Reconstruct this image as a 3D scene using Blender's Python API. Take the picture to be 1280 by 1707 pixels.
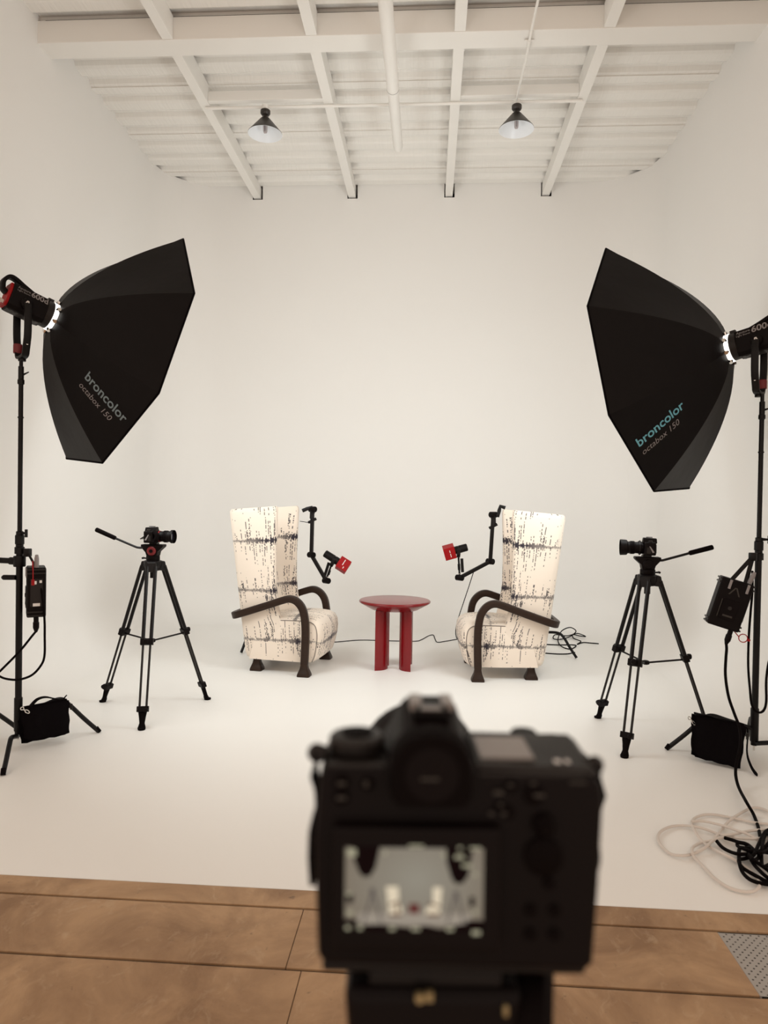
import bpy, bmesh, math, random
from mathutils import Vector, Matrix
random.seed(7)
PI = math.pi
for o in list(bpy.data.objects):
    bpy.data.objects.remove(o, do_unlink=True)
scene = bpy.context.scene
COL = scene.collection

# ------------------------------------------------------------------ camera
F, EYE = 1160.0, 1.4
YAW, PITCH, ROLL = math.radians(3.65), math.atan(17.5 / F), 0.016
FW = Vector((-math.sin(YAW) * math.cos(PITCH), math.cos(YAW) * math.cos(PITCH), -math.sin(PITCH)))
_r = Vector((math.cos(YAW), math.sin(YAW), 0))
_u = _r.cross(FW)
RT = _r * math.cos(ROLL) + _u * math.sin(ROLL)
UP = _u * math.cos(ROLL) - _r * math.sin(ROLL)
EYEP = Vector((0, 0, EYE))
cam_data = bpy.data.cameras.new('camera')
cam = bpy.data.objects.new('camera', cam_data)
COL.objects.link(cam)
cam.matrix_world = Matrix(((RT.x, UP.x, -FW.x, 0), (RT.y, UP.y, -FW.y, 0), (RT.z, UP.z, -FW.z, EYE), (0, 0, 0, 1)))
cam_data.sensor_fit = 'VERTICAL'
cam_data.sensor_height = 36.0
cam_data.sensor_width = 27.0
cam_data.lens = 36.0 * F / 1707.0
cam_data.clip_start = 0.02
cam_data.clip_end = 60
cam_data.dof.use_dof = True
cam_data.dof.focus_distance = 5.6
cam_data.dof.aperture_fstop = 4.7
scene.camera = cam

# ------------------------------------------------------------------ world, exposure
world = bpy.data.worlds.new('studio_world')
scene.world = world
world.use_nodes = True
world.node_tree.nodes['Background'].inputs[0].default_value = (1.0, 0.81, 0.67, 1)
world.node_tree.nodes['Background'].inputs[1].default_value = 1.04
scene.view_settings.view_transform = 'Standard'
scene.view_settings.look = 'None'
scene.view_settings.gamma = 1.0
scene.view_settings.use_curve_mapping = False
scene.view_settings.exposure = 0.0
SOFTBOX_STRENGTH = 8.0


def A(px, py, Y):
    """world point seen at photo pixel (px, py), standing at room depth Y"""
    d = FW + RT * ((px - 640) / F) - UP * ((py - 853.5) / F)
    return EYEP + d * (Y / d.y)


def FL(px, py, z=0.0):
    d = FW + RT * ((px - 640) / F) - UP * ((py - 853.5) / F)
    return EYEP + d * ((z - EYE) / d.z)


# ------------------------------------------------------------------ materials
MATS = {}


def mat(name, col, rough=0.5, metal=0.0, spec=0.5, emit=None, estr=0.0, noise=None, bump=None, coat=0.0):
    m = bpy.data.materials.new(name)
    m.use_nodes = True
    nt = m.node_tree
    b = nt.nodes['Principled BSDF']
    b.inputs['Base Color'].default_value = (*col, 1)
    b.inputs['Roughness'].default_value = rough
    b.inputs['Metallic'].default_value = metal
    b.inputs['Specular IOR Level'].default_value = spec
    b.inputs['Coat Weight'].default_value = coat
    if emit:
        b.inputs['Emission Color'].default_value = (*emit, 1)
        b.inputs['Emission Strength'].default_value = estr
    tc = nt.nodes.new('ShaderNodeTexCoord')
    if noise:
        sc, amt = noise
        n = nt.nodes.new('ShaderNodeTexNoise')
        n.inputs['Scale'].default_value = sc
        n.inputs['Detail'].default_value = 5
        nt.links.new(tc.outputs['Object'], n.inputs['Vector'])
        mx = nt.nodes.new('ShaderNodeMix')
        mx.data_type = 'RGBA'
        mx.inputs[6].default_value = (*[c * (1 - amt) for c in col], 1)
        mx.inputs[7].default_value = (*[min(1, c * (1 + amt)) for c in col], 1)
        nt.links.new(n.outputs['Fac'], mx.inputs[0])
        nt.links.new(mx.outputs[2], b.inputs['Base Color'])
    if bump:
        sc, st = bump
        n = nt.nodes.new('ShaderNodeTexNoise')
        n.inputs['Scale'].default_value = sc
        n.inputs['Detail'].default_value = 4
        nt.links.new(tc.outputs['Object'], n.inputs['Vector'])
        bp = nt.nodes.new('ShaderNodeBump')
        bp.inputs['Strength'].default_value = st
        bp.inputs['Distance'].default_value = 0.01
        nt.links.new(n.outputs['Fac'], bp.inputs['Height'])
        nt.links.new(bp.outputs['Normal'], b.inputs['Normal'])
    MATS[name] = m
    return m


WHITE_WALL = mat('white_wall_paint', (0.90, 0.885, 0.86), 0.6, noise=(1.3, 0.012))
WHITE_FLOOR = mat('white_floor_paint', (0.90, 0.885, 0.855), 0.5, noise=(1.1, 0.02), bump=(9, 0.02))
DECK = mat('white_deck_paint', (0.80, 0.775, 0.725), 0.45)
STEEL_WHITE = mat('white_steel_paint', (0.90, 0.88, 0.84), 0.5, noise=(3, 0.02))
DARK_VOID = mat('dark_gap_tone', (0.05, 0.035, 0.028), 0.9)  # dark tone put in so gaps and slots read as shade
JOINT = mat('dark_joint_filler', (0.02, 0.015, 0.012), 0.9)
GRATE = mat('grey_perforated_steel', (0.42, 0.39, 0.36), 0.45, 0.3)
BLACK_METAL = mat('black_metal', (0.004, 0.0028, 0.0028), 0.42, spec=0.22)
BLACK_PLASTIC = mat('black_plastic', (0.0032, 0.0014, 0.0014), 0.5, spec=0.12)
BLACK_RUBBER = mat('black_rubber', (0.0025, 0.001, 0.001), 0.75, spec=0.08)
GREY_PLASTIC = mat('dark_grey_plastic', (0.014, 0.011, 0.010), 0.45, spec=0.25)
BLACK_CLOTH = mat('black_cordura', (0.0025, 0.0015, 0.002), 0.9, spec=0.08, bump=(220, 0.3))
OCTA_CLOTH = mat('black_softbox_cloth', (0.0025, 0.0010, 0.0010), 0.5, spec=0.14, bump=(6, 0.25))
SILVER = mat('silver_lining', (0.75, 0.75, 0.74), 0.3, 0.6)
CHROME = mat('chrome', (0.8, 0.78, 0.75), 0.15, 1.0)
RED = mat('red_lacquer', (0.19, 0.002, 0.005), 0.24, spec=0.4, coat=0.1)
RED_PLASTIC = mat('red_plastic', (0.30, 0.004, 0.006), 0.5, spec=0.2)
DARK_RED = mat('dark_red_plastic', (0.16, 0.005, 0.008), 0.45)
WOOD = None
WHITE_PRINT = mat('white_print', (0.72, 0.70, 0.68), 0.6)
GREY_PRINT = mat('grey_print', (0.26, 0.24, 0.24), 0.6)
TEAL_PRINT = mat('teal_print', (0.14, 0.42, 0.52), 0.5)
PALE_PRINT = mat('pale_print', (0.17, 0.22, 0.24), 0.5)
WHITE_CABLE = mat('white_cable_rubber', (0.66, 0.60, 0.55), 0.5)
LAMP_WHITE = mat('white_enamel', (0.85, 0.88, 0.92), 0.3)
LAMP_BLACK = mat('black_enamel', (0.03, 0.024, 0.02), 0.4)
BULB = mat('bulb_glass', (0.45, 0.40, 0.40), 0.2)
BRASS = mat('brass_level', (0.32, 0.25, 0.13), 0.35, 0.6)
FAINT_PRINT = mat('faint_print', (0.05, 0.045, 0.04), 0.6, spec=0.1)
EYE_GLASS = mat('dark_eye_glass', (0.004, 0.002, 0.002), 0.6, spec=0.1)
LCD = mat('grey_top_display', (0.22, 0.19, 0.175), 0.3)
GLASS_DARK = mat('dark_lens_glass', (0.01, 0.01, 0.02), 0.05, coat=1.0)
YELLOW = mat('yellow_tape', (0.30, 0.24, 0.06), 0.6)
DIFFUSER = mat('lit_diffuser', (0.9, 0.9, 0.9), 0.8, emit=(0.955, 1.0, 0.985), estr=SOFTBOX_STRENGTH)
GLOW = mat('ring_leak_glow', (0.9, 0.9, 0.9), 0.8, emit=(1.0, 0.97, 0.90), estr=3.0)  # emission stands in for lamp light leaking at the softbox hub


def concrete():
    m = bpy.data.materials.new('brown_stained_concrete')
    m.use_nodes = True
    nt = m.node_tree
    b = nt.nodes['Principled BSDF']
    tc = nt.nodes.new('ShaderNodeTexCoord')
    def noise(scale, detail, rough, dist=0.0, stretch=(1, 1, 1)):
        mp = nt.nodes.new('ShaderNodeMapping')
        mp.inputs['Scale'].default_value = stretch
        n = nt.nodes.new('ShaderNodeTexNoise')
        n.inputs['Scale'].default_value = scale
        n.inputs['Detail'].default_value = detail
        n.inputs['Roughness'].default_value = rough
        n.inputs['Distortion'].default_value = dist
        geo = nt.nodes.new('ShaderNodeNewGeometry')
        nt.links.new(geo.outputs['Position'], mp.inputs['Vector'])
        nt.links.new(mp.outputs[0], n.inputs['Vector'])
        return n
    n1 = noise(2.6, 8, 0.62, 0.6)
    cr = nt.nodes.new('ShaderNodeValToRGB')
    cr.color_ramp.elements[0].position = 0.38
    cr.color_ramp.elements[0].color = (0.255, 0.143, 0.070, 1)
    cr.color_ramp.elements[1].position = 0.62
    cr.color_ramp.elements[1].color = (0.47, 0.295, 0.16, 1)
    nt.links.new(n1.outputs['Fac'], cr.inputs['Fac'])
    n2 = noise(14, 6, 0.7, 1.0, (1, 0.6, 1))
    c2 = nt.nodes.new('ShaderNodeValToRGB')
    c2.color_ramp.elements[0].position = 0.56
    c2.color_ramp.elements[0].color = (0, 0, 0, 1)
    c2.color_ramp.elements[1].position = 0.80
    c2.color_ramp.elements[1].color = (0.7, 0.7, 0.7, 1)
    nt.links.new(n2.outputs['Fac'], c2.inputs['Fac'])
    mx = nt.nodes.new('ShaderNodeMix'); mx.data_type = 'RGBA'
    mx.inputs[7].default_value = (0.54, 0.39, 0.25, 1)
    nt.links.new(c2.outputs['Color'], mx.inputs[0])
    nt.links.new(cr.outputs['Color'], mx.inputs[6])
    n3 = noise(30, 5, 0.7, 0.5)
    c3 = nt.nodes.new('ShaderNodeValToRGB')
    c3.color_ramp.elements[0].position = 0.25
    c3.color_ramp.elements[0].color = (0.8, 0.8, 0.8, 1)
    c3.color_ramp.elements[1].position = 0.36
    c3.color_ramp.elements[1].color = (0, 0, 0, 1)
    nt.links.new(n3.outputs['Fac'], c3.inputs['Fac'])
    m2 = nt.nodes.new('ShaderNodeMix'); m2.data_type = 'RGBA'
    m2.inputs[7].default_value = (0.09, 0.055, 0.035, 1)
    nt.links.new(c3.outputs['Color'], m2.inputs[0])
    nt.links.new(mx.outputs[2], m2.inputs[6])
    nt.links.new(m2.outputs[2], b.inputs['Base Color'])
    b.inputs['Roughness'].default_value = 0.55
    bp = nt.nodes.new('ShaderNodeBump')
    bp.inputs['Strength'].default_value = 0.25
    bp.inputs['Distance'].default_value = 0.01
    nt.links.new(n2.outputs['Fac'], bp.inputs['Height'])
    nt.links.new(bp.outputs['Normal'], b.inputs['Normal'])
    return m


def wood():
    m = bpy.data.materials.new('dark_bent_wood')
    m.use_nodes = True
    nt = m.node_tree
    b = nt.nodes['Principled BSDF']
    tc = nt.nodes.new('ShaderNodeTexCoord')
    mp = nt.nodes.new('ShaderNodeMapping')
    mp.inputs['Scale'].default_value = (6, 60, 60)
    n = nt.nodes.new('ShaderNodeTexNoise')
    n.inputs['Scale'].default_value = 1.2
    nt.links.new(tc.outputs['Object'], mp.inputs[0])
    nt.links.new(mp.outputs[0], n.inputs['Vector'])
    cr = nt.nodes.new('ShaderNodeValToRGB')
    cr.color_ramp.elements[0].color = (0.014, 0.0065, 0.0035, 1)
    cr.color_ramp.elements[1].color = (0.034, 0.017, 0.010, 1)
    nt.links.new(n.outputs['Fac'], cr.inputs['Fac'])
    nt.links.new(cr.outputs['Color'], b.inputs['Base Color'])
    b.inputs['Roughness'].default_value = 0.42
    b.inputs['Specular IOR Level'].default_value = 0.25
    return m


def ink_fabric():
    """cream upholstery printed with ink waveforms; UV: u along, v up, both in metres"""
    m = bpy.data.materials.new('ink_print_upholstery')
    m.use_nodes = True
    nt = m.node_tree
    b = nt.nodes['Principled BSDF']
    L = nt.links.new
    def math_(op, a, c=None, d=None):
        n = nt.nodes.new('ShaderNodeMath'); n.operation = op
        for i, v in enumerate((a, c, d)):
            if v is None: continue
            if isinstance(v, (int, float)): n.inputs[i].default_value = v
            else: L(v, n.inputs[i])
        return n.outputs[0]
    def white1(v):
        n = nt.nodes.new('ShaderNodeTexWhiteNoise'); n.noise_dimensions = '2D'
        L(v, n.inputs['Vector']); return n.outputs['Value']
    def comb(x, y):
        n = nt.nodes.new('ShaderNodeCombineXYZ')
        for i, v in enumerate((x, y)):
            if isinstance(v, (int, float)): n.inputs[i].default_value = v
            else: L(v, n.inputs[i])
        return n.outputs[0]
    def noise2(vec, sc, det=2):
        n = nt.nodes.new('ShaderNodeTexNoise'); n.noise_dimensions = '2D'
        n.inputs['Scale'].default_value = sc; n.inputs['Detail'].default_value = det
        L(vec, n.inputs['Vector']); return n.outputs['Fac']
    uv = nt.nodes.new('ShaderNodeUVMap')
    sep = nt.nodes.new('ShaderNodeSeparateXYZ'); L(uv.outputs[0], sep.inputs[0])
    oi = nt.nodes.new('ShaderNodeObjectInfo')
    u = math_('ADD', sep.outputs[0], 0.0)
    v0 = sep.outputs[1]
    # streaks lean a little with height
    us = math_('ADD', u, math_('MULTIPLY', v0, 0.05))
    wob = math_('MULTIPLY', math_('SUBTRACT', noise2(comb(u, 0.0), 3.0), 0.5), 0.05)
    v = math_('ADD', v0, wob)
    t = math_('DIVIDE', math_('SUBTRACT', v, 0.265), 0.395)
    band = math_('FLOOR', math_('ADD', t, 0.5))
    ds = math_('MULTIPLY', math_('SUBTRACT', t, band), 0.395)
    d = math_('ABSOLUTE', ds)
    cell = math_('FLOOR', math_('DIVIDE', us, 0.0058))
    cell2 = math_('FLOOR', math_('DIVIDE', us, 0.0065))
    cb = math_('ADD', band, math_('MULTIPLY', math_('GREATER_THAN', ds, 0.0), 11.0))
    w1 = white1(comb(cell, cb))
    w2 = white1(comb(math_('ADD', cell, 517.0), cb))
    w3 = white1(comb(math_('ADD', cell2, 93.0), band))
    envn = noise2(comb(u, math_('MULTIPLY', band, 3.7)), 3.2, 3)
    env = nt.nodes.new('ShaderNodeMapRange')
    L(envn, env.inputs[0]); env.inputs[1].default_value = 0.34; env.inputs[2].default_value = 0.60
    def hump(c, k):
        return math_('POWER', 2.718, math_('MULTIPLY', math_('POWER', math_('ABSOLUTE', math_('MULTIPLY', math_('SUBTRACT', u, c), k)), 2.0), -1.0))
    env = math_('MINIMUM', math_('ADD', math_('MULTIPLY', env.outputs[0], 0.55), math_('MULTIPLY', math_('MAXIMUM', math_('MAXIMUM', hump(0.60, 9.0), hump(7.93, 11.0)), math_('MULTIPLY', hump(5.02, 7.0), 0.8)), 0.85)), 1.0)
    # fine broken streaks
    reach = math_('MULTIPLY', math_('MULTIPLY', w1, w1), math_('ADD', 0.05, math_('MULTIPLY', env, 0.24)))
    inreach = math_('LESS_THAN', d, reach)
    pick = math_('GREATER_THAN', w2, math_('SUBTRACT', 0.80, math_('MULTIPLY', env, 0.50)))
    dash = math_('GREATER_THAN', white1(comb(cell, math_('FLOOR', math_('DIVIDE', v, 0.0075)))), 0.42)
    streak = math_('MULTIPLY', math_('MULTIPLY', inreach, pick), dash)
    # thin centre line with dense blots
    core_w = math_('ADD', 0.0025, math_('MULTIPLY', math_('MULTIPLY', w3, env), 0.030))
    core_n = nt.nodes.new('ShaderNodeMapRange')
    L(math_('SUBTRACT', d, core_w), core_n.inputs[0])
    core_n.inputs[1].default_value = -0.004; core_n.inputs[2].default_value = 0.005
    core_n.inputs[3].default_value = 1.0; core_n.inputs[4].default_value = 0.0
    core = math_('MULTIPLY', core_n.outputs[0], math_('ADD', 0.35, math_('MULTIPLY', env, 0.65)))
    # scattered dots
    cv = math_('FLOOR', math_('DIVIDE', v, 0.009))
    dots = math_('GREATER_THAN', white1(comb(math_('ADD', cell2, 31.0), cv)), 0.9965)
    ink = math_('MINIMUM', math_('MAXIMUM', math_('MAXIMUM', math_('MULTIPLY', streak, 0.85), core), math_('MULTIPLY', dots, 0.5)), 1.0)
    mx = nt.nodes.new('ShaderNodeMix'); mx.data_type = 'RGBA'
    mx.inputs[6].default_value = (0.82, 0.715, 0.61, 1)
    mx.inputs[7].default_value = (0.020, 0.014, 0.024, 1)
    L(ink, mx.inputs[0])
    L(mx.outputs[2], b.inputs['Base Color'])
    b.inputs['Roughness'].default_value = 0.8
    b.inputs['Sheen Weight'].default_value = 0.15
    return m


CONCRETE = concrete()
WOOD = wood()
FABRIC = ink_fabric()


# ------------------------------------------------------------------ mesh helpers
def smooth_path(pts, n=6, closed=False):
    P = [Vector(p) for p in pts]
    out = []
    m = len(P)
    segs = m if closed else m - 1
    for i in range(segs):
        if closed:
            p0, p1, p2, p3 = P[(i - 1) % m], P[i], P[(i + 1) % m], P[(i + 2) % m]
        else:
            p1, p2 = P[i], P[i + 1]
            p0 = P[i - 1] if i > 0 else p1 * 2 - p2
            p3 = P[i + 2] if i + 2 < m else p2 * 2 - p1
        for k in range(n):
            t = k / n
            out.append(0.5 * ((2 * p1) + (p2 - p0) * t + (2 * p0 - 5 * p1 + 4 * p2 - p3) * t * t + (3 * p1 - p0 - 3 * p2 + p3) * t ** 3))
    if not closed:
        out.append(P[-1])
    return out


class B:
    def __init__(self):
        self.bm = bmesh.new()
        self.mi = 0

    def face(self, vs):
        try:
            f = self.bm.faces.new(vs)
            f.material_index = self.mi
            return f
        except ValueError:
            return None

    def box(self, c, s, M=None):
        c = Vector(c)
        vs = []
        for dx in (-.5, .5):
            for dy in (-.5, .5):
                for dz in (-.5, .5):
                    p = Vector((dx * s[0], dy * s[1], dz * s[2]))
                    if M is not None: p = M @ p
                    vs.append(self.bm.verts.new(c + p))
        for q in ((0, 1, 3, 2), (4, 6, 7, 5), (0, 4, 5, 1), (2, 3, 7, 6), (0, 2, 6, 4), (1, 5, 7, 3)):
            self.face([vs[i] for i in q])
        return self

    def hexa(self, pts):
        """pts: 4 bottom then 4 top"""
        vs = [self.bm.verts.new(Vector(p)) for p in pts]
        for q in ((3, 2, 1, 0), (4, 5, 6, 7), (0, 1, 5, 4), (1, 2, 6, 5), (2, 3, 7, 6), (3, 0, 4, 7)):
            self.face([vs[i] for i in q])
        return self

    def ring_loft(self, rings, cap=True, closed_loop=False):
        R = [[self.bm.verts.new(p) for p in r] for r in rings]
        n = len(R[0])
        m = len(R)
        for i in range(m if closed_loop else m - 1):
            a, b = R[i], R[(i + 1) % m]
            for k in range(n):
                self.face([a[k], a[(k + 1) % n], b[(k + 1) % n], b[k]])
        if cap and not closed_loop:
            self.face(list(reversed(R[0])))
            self.face(R[-1])
        return self

    def tube(self, path, rad, n=8, closed=False, rect=None, up=None):
        P = [Vector(p) for p in path]
        m = len(P)
        T = []
        for i in range(m):
            if closed: t = P[(i + 1) % m] - P[i - 1]
            else: t = P[min(i + 1, m - 1)] - P[max(i - 1, 0)]
            T.append(t.normalized())
        up = Vector(up) if up is not None else (Vector((0, 0, 1)) if abs(T[0].z) < 0.9 else Vector((0, 1, 0)))
        nv = (up - T[0] * up.dot(T[0])).normalized()
        rings = []
        for i in range(m):
            if i:
                nv = (nv - T[i] * nv.dot(T[i]))
                nv.normalize()
            bv = T[i].cross(nv)
            r = rad[i] if isinstance(rad, (list, tuple)) else rad
            if rect:
                a, b_, cr = rect
                pts = []
                for sx, sy in ((1, 1), (-1, 1), (-1, -1), (1, -1)):
                    for j in range(3):
                        ang = {(1, 1): 0, (-1, 1): PI / 2, (-1, -1): PI, (1, -1): 1.5 * PI}[(sx, sy)] + j * PI / 4
                        pts.append(P[i] + nv * (sx * (a - cr) + cr * math.cos(ang)) + bv * (sy * (b_ - cr) + cr * math.sin(ang)))
                rings.append(pts)
            else:
                rings.append([P[i] + (nv * math.cos(2 * PI * k / n) + bv * math.sin(2 * PI * k / n)) * r for k in range(n)])
        return self.ring_loft(rings, True, closed)

    def cyl(self, p, q, r0, r1=None, n=16):
        return self.tube([p, q], [r0, r0 if r1 is None else r1], n)

    def lathe(self, prof, origin=(0, 0, 0), axis=(0, 0, 1), n=24, open_ends=False):
        ax = Vector(axis).normalized()
        s = ax.orthogonal().normalized()
        t = ax.cross(s)
        o = Vector(origin)
        rings = [[o + ax * z + (s * math.cos(2 * PI * k / n) + t * math.sin(2 * PI * k / n)) * max(r, 1e-5) for k in range(n)] for r, z in prof]
        return self.ring_loft(rings, not open_ends)

    def prism(self, outline, M, d0, d1):
        """outline of 2D points, extruded along local z from d0 to d1, placed by M"""
        return self.ring_loft([[M @ Vector((x, y, d)) for x, y in outline] for d in (d0, d1)])

    def add_mesh(self, me, fn):
        vs = [self.bm.verts.new(fn(v.co)) for v in me.vertices]
        for p in me.polygons:
            self.face([vs[i] for i in p.vertices])
        return self


def obj(name, b, m, parent=None, smooth=30, bevel=0.0, seg=2, toward=None):
    if toward is None:
        bmesh.ops.recalc_face_normals(b.bm, faces=b.bm.faces[:])
    else:
        b.bm.normal_update()
        for f in b.bm.faces:
            if f.normal.dot(Vector(toward) - f.calc_center_median()) < 0: f.normal_flip()
    me = bpy.data.meshes.new(name)
    b.bm.to_mesh(me)
    b.bm.free()
    for mm in (m if isinstance(m, (list, tuple)) else [m]):
        me.materials.append(mm)
    if smooth:
        for p in me.polygons: p.use_smooth = True
        me.set_sharp_from_angle(angle=math.radians(smooth))
    o = bpy.data.objects.new(name, me)
    COL.objects.link(o)
    if parent is not None: o.parent = parent
    if bevel:
        md = o.modifiers.new('bevel', 'BEVEL')
        md.width = bevel; md.segments = seg; md.limit_method = 'ANGLE'; md.angle_limit = math.radians(40)
    return o


def tag(o, label, cat, group=None):
    o['label'] = label
    o['category'] = cat
    if group: o['group'] = group
    return o


def thing(name, label, cat, loc=(0, 0, 0), rotz=0.0, group=None, M=None):
    o = bpy.data.objects.new(name, None)
    o.empty_display_size = 0.1
    COL.objects.link(o)
    if M is not None: o.matrix_world = M
    else:
        o.location = loc
        o.rotation_euler = (0, 0, rotz)
    return tag(o, label, cat, group)


def struct(o, label=None):
    o['kind'] = 'structure'
    if label: o['label'] = label
    return o


def rotz(a): return Matrix.Rotation(a, 3, 'Z')


TEXTS = {}


def text_mesh(body, shear=0.0, offset=0.0):
    key = (body, shear, offset)
    if key in TEXTS: return TEXTS[key]
    cu = bpy.data.curves.new('lettering', 'FONT')
    cu.body = body; cu.size = 1.0; cu.shear = shear; cu.offset = offset
    cu.resolution_u = 3
    ob = bpy.data.objects.new('lettering_tmp', cu)
    COL.objects.link(ob)
    bpy.context.view_layer.update()
    dg = bpy.context.evaluated_depsgraph_get()
    me = bpy.data.meshes.new_from_object(ob.evaluated_get(dg))
    bpy.data.objects.remove(ob, do_unlink=True)
    xs = [v.co.x for v in me.vertices]
    TEXTS[key] = (me, min(xs), max(xs))
    return TEXTS[key]


# ================================================================== THE ROOM
XL, XR, YB = -3.05, 2.37, 7.97
CR, FR = 0.66, 0.40          # wall corner radius, floor cove radius
YF = 2.456                    # front edge of the painted stage


def deck_z(y): return 5.045 - 0.0155 * (y - 5.2)


# ---- painted floor: flat area bounded by the start of the cove
def plan(off, n=14):
    """U-shaped plan line, inset by off from the wall face, from front left to front right"""
    pts = [(XL + off, YF)]
    pts += [(XL + off, YF + (YB - CR - YF) * t) for t in (0.25, 0.5, 0.75)]
    rr = CR - off
    for k in range(n + 1):
        a = PI - k * (PI / 2) / n
        pts.append((XL + CR + rr * math.cos(a), YB - CR + rr * math.sin(a)))
    pts += [(XL + CR + (XR - XL - 2 * CR) * t, YB - off) for t in (0.2, 0.4, 0.6, 0.8)]
    for k in range(n + 1):
        a = PI / 2 - k * (PI / 2) / n
        pts.append((XR - CR + rr * math.cos(a), YB - CR + rr * math.sin(a)))
    pts += [(XR - off, YF + (YB - CR - YF) * t) for t in (0.75, 0.5, 0.25)]
    pts.append((XR - off, YF))
    return pts


b = B()
b.face([b.bm.verts.new((x, y, 0)) for x, y in plan(FR)])
fl = struct(obj('floor', b, WHITE_FLOOR, smooth=0, toward=(-0.3, 4.5, 2.2)), 'glossy white painted studio floor')
b = B()
b.box(((XL + XR) / 2, YF + 0.004, -0.02), (XR - XL, 0.008, 0.038))
obj('floor_edge', b, WHITE_FLOOR, fl, smooth=0)

# ---- walls with floor cove; split left / back / right
NF = 12
levels = []
for k in range(NF + 1):
    a = k * (PI / 2) / NF
    levels.append((FR * (1 - math.sin(a)), FR * (1 - math.cos(a))))
JX = (-2.03, -0.932, 0.172, 1.255)      # joist lines
JW, JB = 0.082, 4.872                   # joist width, underside height
zt = 4.78
levels += [(0, z) for z in (1.2, 2.0, 2.8, 3.6, 4.3, zt)]
full = [plan(o_) for o_, z in levels]
n_side = 1 + 3 + 15
ranges = {'wall_left': (0, 4 + 8), 'wall_back': (4 + 7, 4 + 15 + 4 + 8), 'wall_right': (4 + 15 + 4 + 7, len(full[0]))}
for nm, (i0, i1) in ranges.items():
    b = B()
    grid = [[b.bm.verts.new((*full[j][i], levels[j][1])) for i in range(i0, i1)] for j in range(len(levels))]
    for j in range(len(levels) - 1):
        for i in range(len(grid[0]) - 1):
            b.face([grid[j][i], grid[j][i + 1], grid[j + 1][i + 1], grid[j + 1][i]])
    # top strip up to the deck; curved corners stop just short of it
    base = plan(0)
    xa, xb_ = XL + CR, XR - CR
    for i in range(i0, i1 - 1):
        (x0, y0), (x1, y1) = base[i], base[i + 1]
        if abs(y0 - YB) < 1e-4 and abs(y1 - YB) < 1e-4:
            cuts = [x0]
            for jx in JX:
                lo, hi = jx - JW / 2 - 0.012, jx + JW / 2 + 0.022
                for c in (lo, hi):
                    if x0 < c < x1: cuts.append(c)
            cuts.append(x1)
            for a_, c_ in zip(cuts, cuts[1:]):
                mid = (a_ + c_) / 2
                slot = any(jx - JW / 2 - 0.012 < mid < jx + JW / 2 + 0.022 for jx in JX)
                top = JB - 0.014 if slot else 5.12
                b.face([b.bm.verts.new(p) for p in ((a_, YB, zt), (c_, YB, zt), (c_, YB, top), (a_, YB, top))])
        else:
            straight = abs(x0 - x1) < 1e-4
            for t in range(1):
                top0 = 5.12 if straight else deck_z(y0) + (0.012 if min(abs(x0 - XL), abs(x0 - XR)) > 0.02 else 0.02)
                top1 = 5.12 if straight else deck_z(y1) + (0.012 if min(abs(x1 - XL), abs(x1 - XR)) > 0.02 else 0.02)
                b.face([b.bm.verts.new(p) for p in ((x0, y0, zt), (x1, y1, zt), (x1, y1, top1), (x0, y0, top0))])
    bmesh.ops.remove_doubles(b.bm, verts=b.bm.verts[:], dist=1e-4)
    struct(obj(nm, b, WHITE_WALL, smooth=50, toward=(-0.3, 4.5, 2.2)), {'wall_left': 'white painted left wall curving into the floor', 'wall_back': 'seamless white painted back wall with coved base',
                                                'wall_right': 'white painted right wall curving into the floor'}[nm])
# dark shell added to keep light out of the slots and gaps under the deck
b = B()
b.box((XL - 0.35, 5.3, 2.55), (0.06, 6.0, 5.2))
b.box((XR + 0.35, 5.3, 2.55), (0.06, 6.0, 5.2))
b.box(((XL + XR) / 2, YB + 0.35, 2.55), (XR - XL + 0.76, 0.06, 5.2))
b.box((XL - 0.17, YF + 0.05, 2.55), (0.33, 0.06, 5.2))
b.box((XR + 0.17, YF + 0.05, 2.55), (0.33, 0.06, 5.2))
struct(obj('gap_blackout_shell', b, DARK_VOID, smooth=0), 'dark shell added behind the white stage walls to blacken their gaps')

# ---- concrete floor of slabs
fc = B()
fc.box((0, 0.45, -0.031), (8.0, 4.0, 0.048))
conc = struct(obj('floor_concrete', fc, JOINT, smooth=0), 'brown stained concrete floor of large slabs')


def slab(x0, x1, y0, y1):
    b = B()
    b.box(((x0 + x1) / 2, (y0 + y1) / 2, -0.015), (x1 - x0, y1 - y0, 0.03))
    return obj('slab', b, CONCRETE, conc, smooth=0, bevel=0.0015)


G = 0.0025
slab(-4.0, 4.0, 2.350, YF)
for x0, x1 in ((-4.0, -2.25), (-2.25, -0.402), (-0.402, 0.975)):
    slab(x0, x1 - G, 2.042, 2.338)
slab(1.62, 4.0, 2.042, 2.338)
for x0, x1 in ((-4.0, -2.2), (-2.2, -0.353), (-0.353, 1.5), (1.5, 4.0)):
    slab(x0, x1 - G, 1.0, 2.030)
    slab(x0, x1 - G, -0.3, 0.995)
    slab(x0, x1 - G, -1.5, -0.305)

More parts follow.
